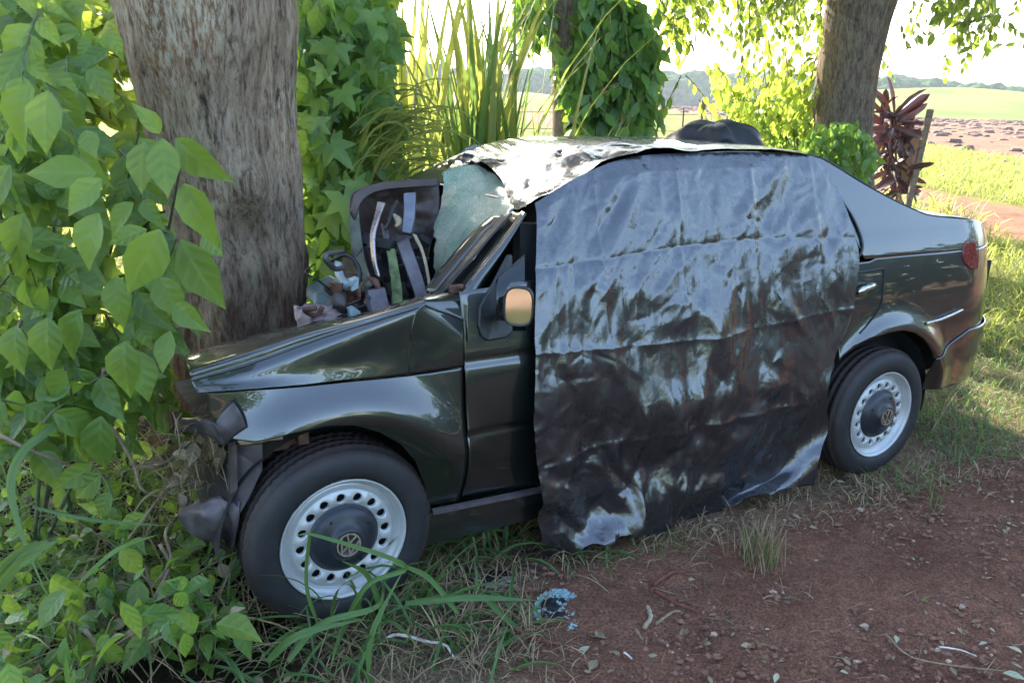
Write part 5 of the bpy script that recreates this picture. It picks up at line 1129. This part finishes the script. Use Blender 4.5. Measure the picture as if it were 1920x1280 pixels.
for k, (u, v, lab) in enumerate(PL): flat_leaf(u, v, random.uniform(-3, 3), [.03, .035, .035, .06, .05, .028, .035, .018, .018, .022, .03, .02, .03, .025, .018, .02][k], M_LEAFY if k in (10, 12) else M_PALE, lab)
def stick(name, pts, r, m, lab, cat, rz=.7, grp=None, n=8, taper=.6):
    q_ = cr([gp(u, v)+[0, 0, h_] for u, v, h_ in pts], 20); b0 = q_[0]; mb = MB(); c = q_-b0+rng.normal(0, r*.12, q_.shape); mb.tube(c, np.linspace(r, r*taper, 20), n); o = mb.build(name, m, None, True); o.location = b0; tag(o, lab, cat, grp); return o
stick('bent_twig', [(700, 1218, .01), (745, 1205, .03), (800, 1218, .03), (835, 1225, .03), (852, 1240, .012)], .0055, M_BONE, 'pale bleached twig with a hooked end on the grass at the bottom', 'twig')
stick('thin_straw', [(840, 1200, .02), (900, 1140, .05), (960, 1080, .05)], .002, M_STRAW, 'thin straight straw stalk crossing the grass left of the glass', 'straw')
stick('bark_strip', [(925, 1160, .01), (970, 1190, .02), (1020, 1208, .012), (1070, 1212, .008)], .009, M_REDBARK, 'long reddish bark strip lying below the crushed glass', 'bark strip', grp='bark strips on the soil', taper=.3)
stick('bark_strip', [(1225, 1100, .01), (1255, 1085, .02), (1285, 1075, .01)], .008, M_REDBARK, 'short red bark piece pointing up to the right, under the sheet hem', 'bark strip', grp='bark strips on the soil')
stick('bark_strip', [(1228, 1112, .01), (1265, 1135, .012), (1305, 1148, .008)], .006, M_REDBARK, 'red bark piece pointing down to the right beside the wood chips', 'bark strip', grp='bark strips on the soil')
stick('wood_chip', [(1213, 1140, .008), (1220, 1160, .01), (1208, 1180, .008)], .008, M_WOODCHIP, 'short yellowish wood chip standing between bark and leaf', 'wood chip', grp='wood chips', taper=.9)
stick('wood_chip', [(1120, 1152, .008), (1145, 1148, .01), (1162, 1146, .008)], .005, M_WOODCHIP, 'narrow wood chip right of the crushed glass', 'wood chip', grp='wood chips')
stick('wood_chip', [(1230, 1172, .006), (1260, 1152, .01), (1275, 1148, .006)], .005, M_TWIG, 'grey-brown chip lying under the red bark', 'wood chip', grp='wood chips')
stick('wood_chip', [(1170, 1225, .006), (1185, 1238, .006)], .004, M_BONE, 'white splinter right of the curled brown leaf', 'wood chip', grp='wood chips')
stick('wood_chip', [(1760, 1214, .005), (1800, 1222, .008), (1830, 1232, .004)], .003, M_BONE, 'thin pale stalk on the right-hand soil', 'wood chip', grp='wood chips')
stick('twig', [(1745, 815, .02), (1790, 745, .02), (1805, 735, .05)], .006, M_TWIG, 'forked dry twig on the verge behind the rear tyre', 'twig')
stick('twig', [(1660, 1190, .004), (1720, 1240, .01), (1900, 1262, .004)], .003, M_TWIG, 'long thin twig running toward the lower right corner', 'twig')
for u, v, a_, s_, lab in ((1135, 1200, .8, .085, 'curled tan leaf on the soil below the wood chips'), (1105, 1215, 2.2, .06, 'grey-green torn leaf left of the curled tan leaf'), (1160, 1235, .3, .04, 'small round brown leaf at the foot of the tan leaf'), (1185, 1160, 1.2, .035, 'olive leaf beside the yellowish wood chip'), (1105, 1260, -.5, .06, 'dull red-brown leaf at the bottom edge')): flat_leaf(u, v, a_, s_, M_DEAD if 'grey' not in lab else M_PALE, lab, grp='dead leaves near the crushed glass')
# crushed glass
gb3 = gp(1050, 1148); gl = empty('crushed_glass_heap', gb3, 'small blue-green heap of crushed window glass on the soil', 'broken glass')
a_ = N('glass_crumbs'); M_GC = a_.p(Base_Color=(.24, .36, .37), Roughness=.2, Specular_IOR_Level=.5)
q = []
while len(q) < 2300:
    u, v = random.uniform(995, 1095), random.uniform(1100, 1190); e = ((u-1047)/45)**2+((v-1147)/40)**2
    d1 = ((u-1040)/24)**2+((v-1130)/13)**2; d2 = ((u-1038)/26)**2+((v-1160)/12)**2
    if e < 1.05 and (min(d1, d2) > 1 or random.random() < .45): q.append(gp(u, v)+[0, 0, random.uniform(.0, .007)])
q = np.array(q); bx = np.array([[x, y, z] for x in (-1, 1) for y in (-1, 1) for z in (-1, 1)])*.5; bf = np.array([(0, 1, 3, 2), (4, 6, 7, 5), (0, 4, 5, 1), (2, 3, 7, 6), (0, 2, 6, 4), (1, 5, 7, 3)])
V = []
for k, p_ in enumerate(q):
    R3 = np.array(Matrix.Rotation(random.uniform(0, 3.1), 3, Vector(rng.normal(0, 1, 3)))); V.append((bx*random.uniform(.003, .0065)*[1, 1, .7])@R3.T+p_-gb3)
mesh('glass_crumbs', np.concatenate(V), (bf[None]+np.arange(len(q))[:, None, None]*8).reshape(-1, 4), M_GC, gl, False)['kind'] = 'stuff'
b0 = gp(1040, 1150); A = patch([[gp(1005, 1118)+[0, 0, .008], gp(1040, 1108)+[0, 0, .02], gp(1075, 1112)+[0, 0, .012]], [gp(1003, 1150)+[0, 0, .012], gp(1040, 1148)+[0, 0, .016], gp(1085, 1140)+[0, 0, .01]], [gp(1008, 1180)+[0, 0, .006], gp(1040, 1182)+[0, 0, .015], gp(1070, 1178)+[0, 0, .008]]], 20, 20)
A = A[4:-4, 3:-5]; A[..., 2] += .012*fbm(A*40, 3, 7)-.006; mesh('tinted_film', A.reshape(-1, 3), grid_faces(12, 12), M_TRIM, gl, off=gb3)
for u, v, w_, h_, lab in ((920, 1085, .10, .05, 'crumpled scrap of black plastic on the grass under the sill'),):
    c = gp(u, v); V, F = lathe([(.02, .3), (.5, .28), (.9, .12), (1, .0), (.9, -.05)], 40); V = V[:, [0, 2, 1]]; V = V*(1+.5*fbm(V*3, 4, 77)[:, None])*[w_, h_, .06]; o = mesh('plastic_scrap', V, F, M_POLY); o.location = c; tag(o, lab, 'plastic scrap')
c = gp(240, 1205); mb = MB(); mb.slab([(0, 0, .01), (.05, .01, .03), (.06, .05, .02), (.01, .045, .01)], (0, 0, .003)); o = mb.build('glass_shard', M_GC); o.location = c; tag(o, 'bluish shard of glass among the leaves at lower left', 'glass shard')

n = 5200; pts = []
while len(pts) < n:
    x_, y_ = random.uniform(-25, 75), 14+95*random.random()**1.7
    if L3(x_, y_) > random.uniform(0, 4): pts.append([x_, y_])
q = np.array(pts); q = np.c_[q, ground_z(q[:, 0], q[:, 1])+.05]; V = []
for k in range(n): r_ = random.uniform(.04, .13)*(1+q[k][1]*.012); V.append(cv3*(1+.6*noise(cv3*1.7+k*2.3, 4))[:, None]*r_*np.array([1.5, 1, .7])+q[k])
tag(mesh('field_clods', np.concatenate(V), (cf3[None]+np.arange(n)[:, None, None]*len(cv3)).reshape(-1, 4), mat_plain('dry_field_clod', (.13, .078, .058), .95, 0, 8, .4, .6, .02), smooth=False), 'clods of turned earth all over the ploughed field', 'soil', None, 'stuff')
# ------------------------------------------------------------------ fence, plank, shed
def post(u0, v0, v1, Yd, w_, lab, name='fence_post', lean=0, grp='posts of the field fence', cat='fence post', gap=True):
    top = at(u0, v1, Yd); b0 = np.array([top[0], Yd, gz(top[0], Yd)]); h_ = top[2]-b0[2]
    V, F = lathe([(w_*.5, -.1), (w_*.52, 0), (w_*.48, h_*.5), (w_*.45, h_*.97), (w_*.3, h_), (.001, h_+.002)], 9); V = V[:, [0, 2, 1]]; V = V+.12*w_*fbm(V*8+u0, 3, 5)[:, None]*[1, 1, 0]; V[:, 0] += lean*V[:, 2]
    o = mesh(name, V, F, M_POST); o.location = b0; return tag(o, lab, cat, grp)
post(743, 0, 150, 13, .10, 'short fence post left of the cane grass')
post(776, 0, 108, 15, .06, 'thin fence post under the white shed roof')
post(962, 0, 95, 13, .09, 'tall fence post between cane grass and vine-wrapped tree', lean=-.02)
post(925, 0, 90, 14, .05, 'thin dark stake right of the cane grass', lean=-.04)
post(1282, 0, 200, 13.5, .03, 'thin iron fence stake left of the roof bundle')
post(1320, 0, 183, 13.0, .08, 'wooden fence post just left of the yellow bush')
wr_ = empty('fence_wire', (0, 13.3, .5), 'slack wires strung between the posts of the field fence', 'wire')
for z in (.35, .65, .95, 1.2):
    mb = MB(); mb.tube(cr([(-6, 13.2, z-.5), (-2.4, 13.1, z-.56), (-.1, 13.1, z-.52), (2.7, 13.1, z-.56), (3.2, 13., z-.5)], 60)-[0, 13.3, 0], .006, 4, False); mb.build('wire', M_WIRE, wr_, True)
b0 = at(1700, 375, 10.2); b0[2] = gz(b0[0], 10.2); t0 = at(1745, 205, 10.2)
d = t0-b0; L_ = np.linalg.norm(d); z_ = d/L_; x_ = np.cross([0, 1, 0], z_); x_ /= np.linalg.norm(x_); y_ = np.cross(z_, x_)
pk = empty('leaning_plank', b0, 'weathered board leaning outward behind the red-leaved plant', 'plank'); mb = MB(); mb.box(z_*L_/2, (.07, .05, L_), np.stack([x_, y_, z_], -1)); o = mb.build('board', M_POST, pk); bv = o.modifiers.new('bev', 'BEVEL'); bv.width = .006
mb = MB(); c1 = at(1712, 300, 10.4)-b0; mb.slab([at(1700, 250, 10.4)-b0, at(1728, 240, 10.4)-b0, at(1712, 352, 10.4)-b0, at(1690, 350, 10.4)-b0], (0, .03, 0)); mb.build('split_panel', mat_plain('brown_sacking', (.30, .16, .09), .9), pk)
s0 = at(800, 112, 70); sh_ = empty('farm_shed', (s0[0], 70, gz(s0[0], 70)), 'small white-roofed farm shed far off beyond the field', 'shed')
zz0 = s0[2]-gz(s0[0], 70)
mb = MB(); mb.slab([(-1.4, -1.2, zz0-.35), (1.4, -1.2, zz0-.35), (1.4, 1.2, zz0), (-1.4, 1.2, zz0)], (0, 0, .12)); mb.build('roof', M_SHED, sh_)
mb = MB(); mb.box((0, 0, (zz0-.3)/2), (2.5, 2.1, zz0-.4)); mb.build('wall', M_WIRE, sh_)

# ------------------------------------------------------------------ roadside wood across the track, behind the viewpoint
R9 = np.random.default_rng(5); n = 9000; cx_ = R9.integers(0, 16, n); C_ = np.stack([np.linspace(-20, 24, 16)+R9.normal(0, .8, 16), -8.6+R9.normal(0, .7, 16), R9.uniform(1.3, 2.3, 16)], -1)
dd = R9.normal(0, 1, (n, 3)); dd /= np.linalg.norm(dd, axis=1)[:, None]; pos = C_[cx_]+dd*np.array([2.3, 1.5, 1])*np.c_[np.ones(n), np.ones(n), C_[cx_][:, 2]*.95]*R9.random((n, 1))**.3
C2 = np.stack([13.5+R9.normal(0, .5, 9), np.linspace(-7, 6.5, 9), R9.uniform(1.5, 2.3, 9)], -1); c2 = R9.integers(0, 9, 6000); d2 = R9.normal(0, 1, (6000, 3)); d2 /= np.linalg.norm(d2, axis=1)[:, None]
pos = np.r_[pos, C2[c2]+d2*np.c_[np.full((6000, 1), 1.2), np.full((6000, 1), 1.6), C2[c2][:, 2:]*.95]*R9.random((6000, 1))**.3]; n = len(pos)
o = leaf_mass('roadside_wood', None, 'small', M_CANOPY, pos, R9.normal(0, 1, (n, 3)), R9.normal(0, .6, (n, 3))+[0, .4, .5], R9.uniform(.25, .5, n)); tag(o, 'line of bushy trees across the dirt road', 'wood', None, 'stuff')
bpy.context.view_layer.update()
